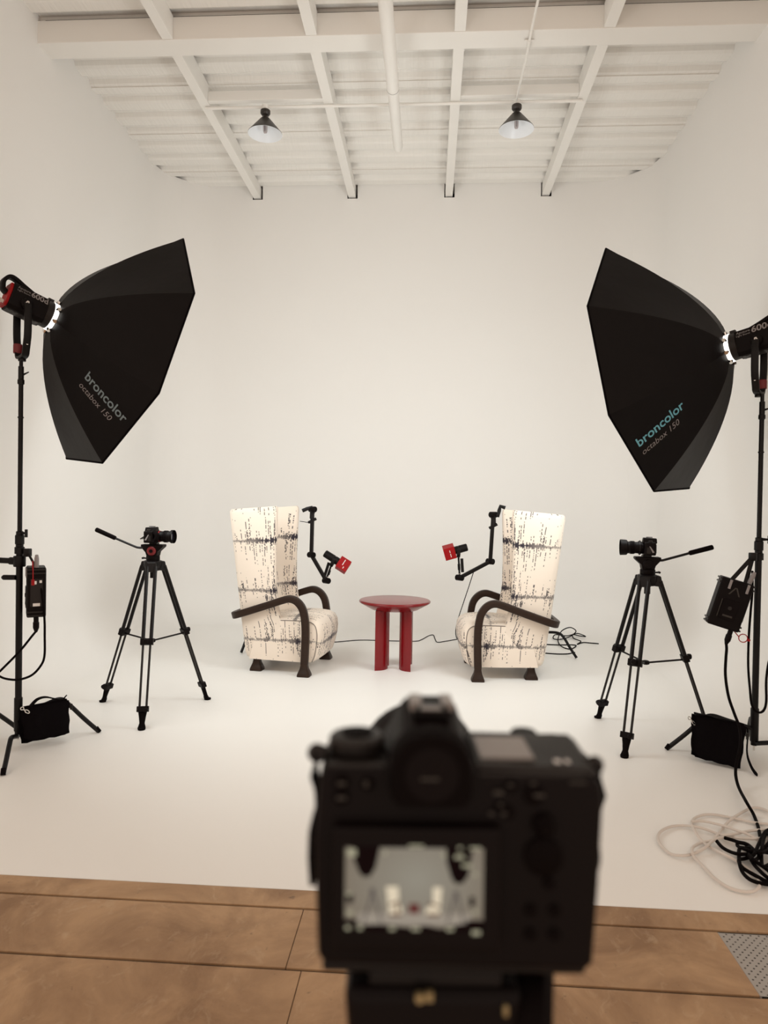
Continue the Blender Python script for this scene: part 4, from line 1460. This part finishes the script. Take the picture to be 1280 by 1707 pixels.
boom('black microphone arm hooked on the left armchair wing', 6.12, [(521, 849), (519, 925), (544, 968), (553, 940)], [(504, 851.5), (512, 848), (521, 846)], 1)
microphone('microphone with red cube flag in front of the left armchair', 6.08, (541, 922), (566, 938), (552, 943), (572, 942), ((0.100, 0.108, 0.108), math.radians(-20)), 1,
           [(-0.004, -0.028, 0.007, 0.022), (-0.004, 0.0, 0.007, 0.030), (0.014, 0.030, 0.007, 0.018)])
boom('black microphone arm clamped on the right armchair wing', 6.12, [(822, 858), (817, 936), (766, 963), (764, 926)], [(842, 846.5), (834, 844), (832, 851), (830, 860), (822, 858)], -1)
microphone('microphone with red cube flag in front of the right armchair', 6.08, (779, 912), (757, 918), (764, 928), (749, 920), ((0.098, 0.108, 0.108), math.radians(-14)), -1,
           [(-0.004, -0.018, 0.006, 0.032), (-0.004, 0.018, 0.006, 0.022)])


# low floor stands behind the armchairs, only their legs show
def floor_stand(label, loc, foot, other):
    o = thing('floor_stand', label, 'stand', loc, group='low black stands behind the armchairs')
    l0 = Vector(loc)
    b = B(); b.cyl((0, 0, 0.06), (0, 0, 0.78), 0.014, n=14); obj('pole', b, BLACK_METAL, o)
    b = B(); b.lathe([(0.014, 0.19), (0.02, 0.195), (0.02, 0.25), (0.014, 0.255)]); obj('collar', b, BLACK_METAL, o)
    d0 = Vector(foot) - l0
    for k, a in enumerate((0, other, -other)):
        d = Matrix.Rotation(a, 3, 'Z') @ d0
        dd = d.normalized(); r_ = d.length
        b = B()
        b.tube(smooth_path([dd * 0.018 + Vector((0, 0, 0.215)), dd * r_ * 0.45 + Vector((0, 0, 0.22)), dd * r_ * 0.62 + Vector((0, 0, 0.185)), dd * r_ * 0.8 + Vector((0, 0, 0.10)), dd * r_ + Vector((0, 0, 0.012))], 6), 0.0125, 10)
        obj('leg', b, BLACK_METAL, o)


floor_stand('low black stand behind the left armchair, one leg tip showing', (-1.56, 6.44, 0), FL(402, 1090), math.radians(118))
floor_stand('low black stand behind the right armchair, one bent leg showing', (1.075, 6.52, 0), FL(961, 1099), math.radians(118))


# ================================================================== CABLES
def cable(label, pts, r, m, cat='cable', n=6, sides=8, group=None):
    P = [Vector(p) for p in pts]
    org = P[0].copy(); org.z = min(p.z for p in P)
    b = B()
    b.tube([q - org for q in smooth_path(P, n)], r, sides)
    o = obj('cable', b, m)
    o.location = org
    return tag(o, label, cat, group)


def floor_pts(px, r, lifts=None):
    out = []
    for i, (x, y) in enumerate(px):
        z = r + (lifts[i] if lifts else 0.0)
        out.append(FL(x, y, z))
    return out


# thin mic cable over the floor behind the table
cable('thin black cable on the floor behind the red table between both armchairs',
      floor_pts([(520, 1072), (562, 1070), (600, 1067), (645, 1068), (690, 1069), (703, 1066), (714, 1060), (722, 1058.5), (725, 1065), (729, 1070.5), (742, 1069), (768, 1065), (790, 1066)], 0.004), 0.0042, BLACK_RUBBER)
cable('thin black cable hanging from the right microphone arm down past the armchair seat',
      [A(789, 954, 6.08), A(782, 976, 6.07), A(773, 1003, 6.06), A(765, 1027, 6.04), A(760, 1047, 6.02), A(760, 1060, 6.04), A(764, 1066, 6.2), FL(775, 1067.5, 0.004)], 0.0036, BLACK_RUBBER)
cable('short thin cable bridging the left armchair wing and microphone arm', [A(500, 869, 6.16), A(508, 870, 6.14), A(518, 872.5, 6.12)], 0.003, BLACK_RUBBER)
cable('loose tangle of thin black cable behind the right armchair',
      floor_pts([(905, 1074), (930, 1075), (955, 1075), (960, 1077), (950, 1082), (935, 1077), (930, 1066), (936, 1052), (950, 1046), (960, 1052), (952, 1060), (942, 1064), (930, 1066), (922, 1064), (926, 1058), (945, 1060), (962, 1056), (976, 1061),
                 (966, 1060), (955, 1058), (956, 1064), (968, 1069), (962, 1074), (972, 1071), (985, 1072), (998, 1073)], 0.006,
                [0, 0, 0, 0, 0, .01, .02, .05, .07, .05, .02, .01, .01, .01, .02, .02, .02, .02, .02, .02, .01, .01, .0, .0, .0, .0]), 0.0055, BLACK_RUBBER, n=8)
cable('black cable lying straight behind the right armchair leg', floor_pts([(900, 1088), (925, 1090), (945, 1090), (958, 1087.5)], 0.005), 0.0055, BLACK_RUBBER)

# left stand cables
cable('black power cable looping under the left control box at the photo edge',
      [MCL @ Vector((0.052, 0, -0.215)), A(52, 1062, 3.69), A(36, 1082, 3.67), A(20, 1099, 3.64), A(2, 1117, 3.62), A(-4, 1124, 3.62), A(8, 1131, 3.62), A(30, 1133, 3.62), A(52, 1126, 3.63), A(67, 1111, 3.64), A(74, 1094, 3.65), A(74.5, 1060, 3.65), A(74, 1030, 3.65), A(70, 990, 3.65), A(65, 965, 3.66), A(62, 935, 3.67)],
      0.0062, BLACK_RUBBER)
cable('grey lamp cable leaving the red lamp back at the left edge', [ML[0] @ Vector((0.01, -0.258, -0.045)), ML[0] @ Vector((0.01, -0.29, -0.048)), A(-12, 522, 3.50), A(-28, 550, 3.49), A(-36, 680, 3.50), A(-34, 900, 3.55), A(-40, 1100, 3.58), FL(-52, 1262, 0.014), FL(-70, 1300, 0.010)], 0.010, WHITE_CABLE)
# right stand cables
cable('black power cable dropping from the right control box to the cable pile',
      [MCR @ Vector((0.052, 0, -0.215)), A(1211, 1082, 3.90), A(1210, 1095, 3.88), A(1209, 1125, 3.86), A(1214, 1160, 3.84), A(1224, 1190, 3.80), A(1232, 1212, 3.76), A(1234, 1240, 3.68), A(1228, 1270, 3.62), A(1226, 1290, 3.58), A(1231, 1312, 3.50), FL(1244, 1337, 0.05), FL(1256, 1358, 0.012), FL(1264, 1380, 0.012), FL(1267, 1396, 0.02)],
      0.0075, BLACK_RUBBER)
cable('black lamp cable running down the right light stand and looping at the photo edge',
      [A(1254, 952, 3.90), A(1254, 985, 3.93), A(1251, 1020, 3.93), A(1248, 1062, 3.93), A(1247, 1110, 3.93), A(1250, 1150, 3.93), A(1253, 1175, 3.93), A(1262, 1187, 3.93), A(1272, 1185, 3.94), A(1277, 1170, 3.95), A(1277, 1135, 3.95), A(1281, 1105, 3.96), A(1290, 1070, 3.97), A(1298, 950, 3.98), A(1300, 760, 3.96), A(1306, 630, 3.94), MR[0] @ Vector((0, -0.30, -0.06)), MR[0] @ Vector((0, -0.262, -0.03))], 0.0065, BLACK_RUBBER)


# cable piles on the floor, front right
def Z8(x, y): return (1080 + x / 6.4, 1320 + y / 6.4)
wp = [(1400, 260), (1280, 205), (1180, 172), (1080, 182), (960, 245), (850, 325), (790, 400), (700, 510), (600, 600), (480, 662), (360, 680), (240, 660), (150, 585), (104, 490), (140, 420), (240, 372), (360, 360), (480, 368), (600, 395), (720, 440),
      (800, 462), (920, 450), (1040, 425), (1180, 408), (1300, 412), (1380, 440), (1300, 480), (1150, 500), (980, 495), (860, 480), (780, 490), (680, 520), (560, 545), (480, 590), (470, 640), (490, 690), (600, 810), (720, 930), (860, 1020), (1000, 1062), (1120, 1060), (1190, 1000),
      (1150, 900), (1000, 770), (820, 670), (660, 590), (560, 510), (490, 400), (465, 335), (500, 280), (600, 245), (720, 245), (860, 270), (1000, 300), (1140, 330), (1300, 345)]
cable('white cable lying in wide loose loops on the floor at the right edge', floor_pts([Z8(*p) for p in wp], 0.006, [0.004 + 0.016 * (0.5 + 0.5 * math.sin(i * 1.9)) * (1 if 300 < p[0] < 1200 and 350 < p[1] < 720 else 0.15) for i, p in enumerate(wp)]), 0.0060, WHITE_CABLE, n=7)
wp2 = [(465, 320), (520, 312), (620, 318), (740, 345), (830, 370), (940, 410), (1060, 450), (1180, 520), (1300, 560)]
cable('white cable strand passing under the loose white loops', floor_pts([Z8(*p) for p in wp2], 0.006, [0.01, .012, .014, .016, .018, .022, .02, .012, .01]), 0.0058, WHITE_CABLE, n=6)
bp_ = [(725, 515), (790, 590), (880, 640), (980, 665), (1100, 660), (1200, 640), (1320, 660), (1400, 700), (1320, 760), (1230, 800), (1210, 720), (1215, 600), (1240, 480), (1280, 440), (1300, 520), (1220, 620), (1130, 640), (1040, 615), (960, 580), (960, 545), (1030, 555), (1090, 590), (1040, 600), (980, 600),
       (970, 680), (980, 780), (1010, 860), (1080, 930), (1180, 970), (1300, 985), (1400, 960), (1330, 880), (1230, 800), (1120, 720), (1070, 650), (1110, 620), (1170, 640), (1180, 700), (1120, 730), (1080, 680), (1120, 760), (1200, 850), (1290, 920), (1400, 930), (1290, 960), (1160, 900), (1010, 810), (970, 730), (1040, 710), (1130, 670),
       (1180, 560), (1250, 430), (1330, 400), (1400, 450), (1300, 600), (1180, 650), (1060, 560), (960, 535), (900, 515), (815, 490)]
cable('black cable bundled in a knotted coil over the white cable at the right edge', floor_pts([Z8(*p) for p in bp_], 0.0075, [0.012 + 0.035 * (0.5 + 0.5 * math.sin(i * 2.3 + 1)) * max(0.0, 1 - math.dist(p, (1150, 660)) / 300) for i, p in enumerate(bp_)]), 0.0072, BLACK_RUBBER, n=6)


# ================================================================== FOREGROUND CAMERA ON ITS OWN TRIPOD
DB = 0.36
K = DB / F
roll2 = -0.012
rx = RT * math.cos(roll2) + UP * math.sin(roll2)
rz_ = UP * math.cos(roll2) - RT * math.sin(roll2)
org = EYEP + FW * DB + RT * ((765 - 640) * K) - UP * ((1430 - 853.5) * K)
MF = Matrix(((rx.x, FW.x, rz_.x, org.x), (rx.y, FW.y, rz_.y, org.y), (rx.z, FW.z, rz_.z, org.z), (0, 0, 0, 1)))
fcam = thing('mirrorless_camera', 'large black camera seen from behind in the foreground, live screen lit', 'camera', M=MF)


def X(px): return (px - 765) * K
def Z(py): return (1430 - py) * K


def XD(px, y): return (px - 640) * (DB + y) / F - 125 * DB / F
def ZD(py, y): return -(py - 853.5) * (DB + y) / F + 576.5 * DB / F


def outline_prism(pts, y0, y1):
    b = B()
    b.ring_loft([[Vector((X(x), yy, Z(y))) for x, y in pts] for yy in (y0, y1)])
    return b


# main body: outline of the back, extruded forward
body = [(531, 1290), (545, 1278), (640, 1276), (660, 1262), (775, 1262), (795, 1284), (985, 1292), (1003, 1305), (1006, 1340), (1000, 1480), (992, 1605), (980, 1618), (545, 1612), (531, 1600), (527, 1500), (524, 1400)]
bd = obj('body', outline_prism(body, 0.0, 0.050), BLACK_PLASTIC, fcam, smooth=0, bevel=0.003)
grip = [(900, 1300), (985, 1296), (1003, 1310), (1004, 1480), (990, 1600), (905, 1600)]
obj('grip', outline_prism(grip, 0.045, 0.078), BLACK_RUBBER, fcam, smooth=0, bevel=0.008, seg=3)
# vertical grip plate / bracket foot
b = B(); b.box((X(760), 0.026, Z(1622)), (X(985) - X(540), 0.045, 0.006)); obj('base_plate', b, BLACK_METAL, fcam, smooth=0, bevel=0.002)
# prism hump
b = B()
zt2 = 0.0685
b.hexa([(X(650), 0.004, Z(1285)), (X(782), 0.004, Z(1285)), (X(800), 0.062, Z(1285)), (X(632), 0.062, Z(1285)),
        (X(672), 0.008, 0.0610), (X(768), 0.008, 0.0610), (X(766), 0.055, zt2 + 0.003), (X(676), 0.055, zt2 + 0.003)])
hp = obj('prism_hump', b, BLACK_PLASTIC, fcam, smooth=0, bevel=0.006, seg=3)
b = B()
b.box((X(722), 0.032, zt2 - 0.001), (0.0215, 0.020, 0.004))
hs = obj('hot_shoe', b, BLACK_METAL, hp, smooth=0)
b = B()
for sg in (-1, 1):
    b.box((X(722) + sg * 0.0105, 0.032, zt2 + 0.003), (0.003, 0.020, 0.0035))
    b.box((X(722) + sg * 0.0085, 0.032, zt2 + 0.0048), (0.006, 0.020, 0.001))
b.box((X(722), 0.026, zt2 + 0.0012), (0.012, 0.006, 0.001))
obj('shoe_rails', b, LCD, hs, smooth=0)
# eyepiece
b = B()
eye = []
for k in range(13):
    a = PI * k / 12
    eye.append((716 + 66 * math.cos(a), 1262 - 50 * math.sin(a)))
eye += [(650, 1320), (662, 1334), (770, 1334), (782, 1320)]
b.ring_loft([[Vector((X(716 + (x - 716) * sc), yy, Z(1275 + (y - 1275) * sc))) for x, y in eye] for yy, sc in ((0.004, 1.0), (-0.008, 1.0), (-0.012, 0.94))])
ep = obj('eyepiece', b, BLACK_RUBBER, fcam, smooth=30)
b = B()
b.lathe([(0.0, 0.0), (0.013, 0.0), (0.0135, 0.0005)], origin=(X(716), -0.0118, Z(1278)), axis=(0, -1, 0), n=28)
obj('eye_window', b, EYE_GLASS, ep)
# left drive dial
b = B(); b.lathe([(0.0148, 0.0), (0.0155, 0.002), (0.0155, 0.0075), (0.0140, 0.009), (0.011, 0.0095), (0.0, 0.0095)], origin=(X(590), 0.026, Z(1281)), n=32)
dl = obj('drive_dial', b, GREY_PLASTIC, fcam)
b = B(); b.lathe([(0.0085, 0.0), (0.0085, 0.0012)], origin=(X(590), 0.026, Z(1281) + 0.0094), n=24); obj('dial_buttons', b, BLACK_RUBBER, dl)
b = B(); b.box((X(590), 0.002, Z(1279)), (X(640) - X(545), 0.004, 0.0016)); obj('edge_trim', b, GREY_PLASTIC, fcam, smooth=0)
b = B(); b.box((X(885), 0.002, Z(1291)), (X(975) - X(800), 0.004, 0.0014)); obj('edge_trim', b, GREY_PLASTIC, fcam, smooth=0)
# top right plate with status display, dials and shutter shoulder
b = B()
b.hexa([(X(795), 0.002, Z(1288)), (X(1002), 0.002, Z(1294)), (X(1010), 0.060, Z(1294)), (X(795), 0.060, Z(1288)),
        (X(797), 0.004, Z(1288) + 0.003), (X(990), 0.004, Z(1294) + 0.003), (X(990), 0.056, Z(1294) + 0.005), (X(797), 0.056, Z(1288) + 0.004)])
tp = obj('top_plate', b, GREY_PLASTIC, fcam, smooth=0, bevel=0.001)
b = B(); b.box((X(851), 0.028, Z(1289) + 0.0040), (0.0285, 0.033, 0.0012), Matrix.Rotation(0.018, 3, 'X')); obj('status_display', b, LCD, tp, smooth=0)
b = B()
for x, w in ((935, 0.003), (952, 0.002)): b.box((X(x), 0.010, Z(1292) + 0.0042), (w, 0.004, 0.0008))
obj('printed_marks', b, WHITE_PRINT, tp, smooth=0)['kind'] = 'stuff'
b = B()
sh = [(842, 1300), (844, 1246), (856, 1232), (872, 1225), (890, 1233), (930, 1236), (960, 1246), (982, 1262), (994, 1280), (1000, 1300), (992, 1325), (850, 1325)]
b.ring_loft([[Vector((XD(x, 0.066), yy, ZD(y, 0.066) - (0.004 if yy < 0.06 or yy > 0.075 else 0))) for x, y in sh] for yy in (0.054, 0.060, 0.074, 0.080)])
obj('shutter_shoulder', b, BLACK_RUBBER, fcam, smooth=35)
b = B(); b.lathe([(0.0075, 0.0), (0.008, 0.001), (0.008, 0.003), (0.007, 0.004)], origin=(XD(871, 0.066), 0.066, ZD(1227, 0.066)), n=20); obj('shutter_button', b, BLACK_PLASTIC, fcam)
# back controls
for nm, lst in (('button', ((568, 1306, 4.2), (568, 1330, 4.2), (612, 1308, 3.6), (850, 1308, 3.6), (845, 1352, 3.6), (888, 1322, 5.5), (832, 1345, 3.0), (915, 1470, 3.2), (885, 1515, 3.2), (925, 1515, 3.2), (885, 1555, 3.2), (925, 1555, 3.2))),):
    for x, y, r_ in lst:
        b = B(); b.lathe([(r_ * 0.001, 0.0), (r_ * 0.001, 0.0012), (r_ * 0.0008, 0.0018)], origin=(X(x), 0.0, Z(y)), axis=(0, -1, 0), n=16); obj(nm, b, BLACK_RUBBER, fcam)
b = B(); b.lathe([(0.010, 0.0), (0.010, 0.002), (0.008, 0.003), (0.0, 0.003)], origin=(X(905), 0.0, Z(1425)), axis=(0, -1, 0), n=24); obj('control_pad', b, BLACK_RUBBER, fcam)
b = B(); b.lathe([(0.006, 0.0), (0.006, 0.003), (0.003, 0.006), (0.003, 0.0075)], origin=(X(905), 0.0, Z(1372)), axis=(0, -1, 0), n=20); obj('joystick', b, BLACK_RUBBER, fcam)
b = B()
for x, y, w, h in ((568, 1306, 14, 5), (568, 1330, 16, 5), (609, 1306, 6, 10), (828, 1318, 16, 6), (848, 1305, 9, 4), (886, 1302, 10, 4), (896, 1322, 18, 5), (832, 1338, 6, 5), (817, 1353, 8, 5), (838, 1353, 8, 5), (960, 1300, 28, 3), (712, 1284.5, 30, 4)):
    yy = -0.0022 if (x, y) != (712, 1284.5) else -0.0123
    b.box((X(x), yy, Z(y)), (w * K, 0.0004, h * K))
obj('printed_marks', b, FAINT_PRINT, bd, smooth=0)['kind'] = 'stuff'

# tilting screen with the live picture
b = B(); b.hexa([(X(556), -0.001, Z(1572)), (X(832), -0.001, Z(1572)), (X(832), -0.007, Z(1572)), (X(556), -0.007, Z(1572)), (X(556), -0.001, Z(1372)), (X(832), -0.001, Z(1372)), (X(832), -0.007, Z(1372)), (X(556), -0.007, Z(1372))])
sc_o = obj('screen', b, BLACK_PLASTIC, fcam, smooth=0, bevel=0.0015)


def emis(name, col, st=1.0):
    m = mat(name, (0.002, 0.002, 0.002), 0.6, spec=0.0, emit=col, estr=st)
    return m


E_BG = bpy.data.materials.new('screen_backdrop')
E_BG.use_nodes = True
nt = E_BG.node_tree
bs = nt.nodes['Principled BSDF']
bs.inputs['Base Color'].default_value = (0.002, 0.002, 0.002, 1)
bs.inputs['Specular IOR Level'].default_value = 0.0
tc = nt.nodes.new('ShaderNodeTexCoord')
gr_ = nt.nodes.new('ShaderNodeTexGradient'); gr_.gradient_type = 'SPHERICAL'
mp = nt.nodes.new('ShaderNodeMapping')
mp.inputs['Location'].default_value = (-X(695) * 18, 0, -Z(1455) * 22)
mp.inputs['Scale'].default_value = (18, 0.001, 22)
nt.links.new(tc.outputs['Object'], mp.inputs[0]); nt.links.new(mp.outputs[0], gr_.inputs[0])
cr = nt.nodes.new('ShaderNodeValToRGB')
cr.color_ramp.elements[0].color = (0.27, 0.205, 0.145, 1); cr.color_ramp.elements[1].color = (0.45, 0.41, 0.33, 1)
nt.links.new(gr_.outputs['Fac'], cr.inputs[0]); nt.links.new(cr.outputs[0], bs.inputs['Emission Color'])
bs.inputs['Emission Strength'].default_value = 0.62
E_FLOOR = emis('screen_floor', (0.42, 0.36, 0.29), 0.75)
E_DARK = emis('screen_dark', (0.006, 0.002, 0.002), 1.0)
E_CREAM = emis('screen_cream', (0.80, 0.68, 0.50), 0.9)
E_BROWN = emis('screen_brown', (0.16, 0.085, 0.05), 0.9)
E_RED = emis('screen_red', (0.13, 0.035, 0.03), 0.9)
E_GREY = emis('screen_grey', (0.12, 0.10, 0.09), 0.9)
E_OSD = emis('screen_info', (0.44, 0.41, 0.28), 0.8)


def S(x, y): return (560 + x / 4.923, 1380 + y / 4.923)       # zoomed crop of the screen to photo pixels


def screen_piece(name, polys, m, layer):
    yy = -0.0072 - 0.00008 * layer
    for poly in polys:
        b = B()
        b.face([b.bm.verts.new((X(S(*p)[0]), yy, Z(S(*p)[1]))) for p in poly])
        obj(name, b, m, sc_o, smooth=0, toward=(0, -1, 0))


def rect(x0, y0, x1, y1): return [(x0, y0), (x1, y0), (x1, y1), (x0, y1)]


screen_piece('screen_backdrop', [rect(82, 115, 1195, 780)], E_BG, 0)
screen_piece('screen_floor', [[(190, 640), (1100, 640), (1100, 730), (190, 730)]], E_FLOOR, 1)
lob = lambda cx, top, bot, w0, w1: [(cx - w0, top), (cx - w0 * 0.95, top + (bot - top) * 0.4), (cx - w1, bot - 40), (cx - w1 * .4, bot), (cx + w1 * .5, bot - 6), (cx + w1 * 1.2, bot - 70), (cx + w0 * .8, top + (bot - top) * 0.45), (cx + w0, top)]
screen_piece('screen_softbox', [lob(252, 112, 352, 108, 60), lob(1000, 112, 400, 108, 60)], E_DARK, 2)
screen_piece('screen_dark_edge', [[(82, 745), (380, 730), (600, 755), (740, 735), (850, 760), (1000, 725), (1195, 700), (1195, 782), (82, 782)], rect(95, 490, 150, 560), rect(1085, 500, 1125, 580), rect(82, 690, 180, 740), rect(1060, 690, 1195, 740)], E_DARK, 2)
screen_piece('screen_chair', [[(412, 425), (510, 425), (520, 560), (545, 610), (540, 650), (440, 650)], [(790, 428), (862, 428), (850, 600), (845, 650), (735, 650), (735, 605), (790, 560)]], E_CREAM, 3)
screen_piece('screen_chair_arm', [[(440, 560), (520, 535), (530, 545), (450, 580)], rect(495, 560, 515, 655), rect(445, 640, 540, 662), [(750, 545), (845, 570), (845, 590), (755, 565)], rect(745, 635, 845, 660)], E_BROWN, 4)
screen_piece('screen_table', [rect(598, 560, 682, 640)], E_RED, 3)
screen_piece('screen_tripod', [[(298, 455), (318, 455), (385, 720), (370, 720), (308, 500), (240, 720), (225, 720)], [(965, 455), (988, 455), (1050, 720), (1035, 720), (978, 500), (915, 720), (900, 720)], rect(285, 440, 325, 500), rect(955, 455, 995, 510)], E_GREY, 3)
screen_piece('screen_readout', [rect(98, 125, 170, 185), rect(590, 88, 710, 106), rect(960, 165, 1040, 195), rect(1020, 235, 1100, 262), rect(985, 98, 1020, 118), rect(1080, 100, 1170, 118), rect(1110, 305, 1145, 330), rect(95, 625, 150, 655), rect(90, 745, 130, 775), rect(190, 742, 225, 775), rect(440, 748, 490, 775), rect(620, 752, 690, 775), rect(900, 748, 960, 775), rect(1105, 770, 1175, 805), rect(95, 475, 135, 500), rect(1115, 605, 1150, 630),
                                 rect(390, 135, 410, 170), rect(860, 150, 885, 180)], E_OSD, 5)

# strap lugs and hanging straps
for pts, w, lug in (([(519, 1272), (520, 1300), (517, 1308), (522, 1335), (523, 1372), (519, 1400), (518, 1450), (517, 1500)], (2, 2, 5, 3, 3, 8, 9, 5), (522, 1276)),
                    ([(1004, 1290), (1007, 1310), (1003, 1345), (1000, 1375), (1002, 1400), (1003, 1440), (1000, 1472)], (5, 6, 4, 4, 6, 7, 7), (1004, 1292))):
    st = B()
    P = smooth_path([(X(x), 0.018 + 0.002 * math.sin(i * 2.1), Z(y)) for i, (x, y) in enumerate(pts)], 4)
    ws = []
    for i in range(len(P)):
        f = i / 4
        j = min(int(f), len(w) - 2)
        ws.append(w[j] + (w[j + 1] - w[j]) * (f - j))
    rings = [[p + Vector((q * K * 1.0, 0.008 * s_, 0)) for q, s_ in ((-wi, -1), (wi, -1), (wi, 1), (-wi, 1))] for p, wi in zip(P, ws)]
    st.ring_loft(rings)
    so = obj('strap', st, BLACK_CLOTH, fcam, smooth=0)
    b = B()
    b.tube([Vector((X(lug[0]) + (0.006 if lug[0] < 700 else -0.006), 0.018, Z(lug[1]))), Vector((X(lug[0]), 0.018, Z(lug[1])))], 0.0035, 10)
    b.lathe([(0.004, -0.003), (0.0055, 0), (0.004, 0.003)], origin=(X(lug[0]), 0.016, Z(lug[1])), axis=(0, 1, 0), n=14)
    obj('strap_lug', b, GREY_PLASTIC, so)
b = B(); b.lathe([(0.0022, -0.002), (0.0022, 0.002)], origin=(X(1000), 0.006, Z(1340)), axis=(0, 1, 0), n=10); b.lathe([(0.002, -0.002), (0.002, 0.002)], origin=(X(1001), 0.006, Z(1350)), axis=(0, 1, 0), n=10)
obj('strap_buckle', b, CHROME, fcam)
# lens on the far side
b = B(); b.lathe([(0.034, 0.05), (0.036, 0.055), (0.040, 0.075), (0.041, 0.13), (0.043, 0.135), (0.043, 0.15), (0.039, 0.152)], origin=(X(722), 0, Z(1440)), axis=(0, 1, 0), n=36)
ln = obj('lens', b, BLACK_PLASTIC, fcam)
b = B(); b.lathe([(0.0, 0.1525), (0.037, 0.1525), (0.037, 0.151)], origin=(X(722), 0, Z(1440)), axis=(0, 1, 0), n=30); obj('front_glass', b, GLASS_DARK, ln)

# photo tripod under it
tz = (MF @ Vector((X(730), 0.028, Z(1632)))).z
tpos = MF @ Vector((X(730), 0.028, Z(1632)))
trip = thing('photo_tripod', 'black tripod head carrying the foreground camera, bottom of the photo', 'tripod', M=Matrix.Translation((tpos.x, tpos.y, 0)) @ Matrix.Rotation(YAW, 4, 'Z'))
h0 = tz
b = B(); b.box((0, 0, h0 - 0.004), (0.070, 0.045, 0.008)); obj('quick_plate', b, BLACK_METAL, trip, smooth=0, bevel=0.0015)
b = B()
b.hexa([(-0.042, -0.030, h0 - 0.075), (0.040, -0.030, h0 - 0.075), (0.040, 0.030, h0 - 0.075), (-0.042, 0.030, h0 - 0.075),
        (-0.048, -0.026, h0 - 0.008), (0.046, -0.026, h0 - 0.008), (0.046, 0.026, h0 - 0.008), (-0.048, 0.026, h0 - 0.008)])
hd = obj('clamp_block', b, BLACK_PLASTIC, trip, smooth=0, bevel=0.006, seg=3)
b = B(); b.lathe([(0.0026, 0.0), (0.0026, 0.003)], origin=(-0.0085, -0.0265, h0 - 0.0095), axis=(0, -1, 0), n=12); b.box((-0.0035, -0.0268, h0 - 0.0095), (0.004, 0.003, 0.0048)); obj('bubble_level', b, BRASS, hd)
b = B(); b.box((0.0362, -0.0275, h0 - 0.016), (0.003, 0.003, 0.006)); obj('bubble_level', b, BRASS, hd, smooth=0, bevel=0.001)
b = B()
b.lathe([(0.012, 0.0), (0.026, 0.004), (0.030, 0.012), (0.030, 0.022), (0.024, 0.027), (0.0, 0.027)], origin=(0.040, 0.0, h0 - 0.038), axis=(1, -0.25, 0), n=28)
obj('clamp_knob', b, BLACK_RUBBER, trip)
b = B(); b.lathe([(0.030, h0 - 0.18), (0.034, h0 - 0.17), (0.034, h0 - 0.12), (0.028, h0 - 0.10), (0.028, h0 - 0.074)], n=28); obj('ball_housing', b, BLACK_METAL, trip)
b = B(); b.lathe([(0.014, h0 - 0.45), (0.014, h0 - 0.17)], n=16); obj('centre_column', b, BLACK_METAL, trip)
b = B(); b.lathe([(0.030, h0 - 0.26), (0.045, h0 - 0.25), (0.045, h0 - 0.21), (0.030, h0 - 0.19)], n=24); obj('shoulder', b, BLACK_METAL, trip)
for k in range(3):
    a = math.radians(90 + 120 * k)
    d = Vector((math.cos(a), math.sin(a), 0))
    b = B(); b.tube([d * 0.04 + Vector((0, 0, h0 - 0.23)), d * 0.24 + Vector((0, 0, 0.45)), d * 0.34 + Vector((0, 0, 0.012))], [0.015, 0.013, 0.010], 12)
    lg = obj('leg', b, BLACK_METAL, trip)
    b = B(); b.tube([d * 0.336 + Vector((0, 0, 0.03)), d * 0.342 + Vector((0, 0, 0.0))], 0.014, 12); obj('foot', b, BLACK_RUBBER, lg)
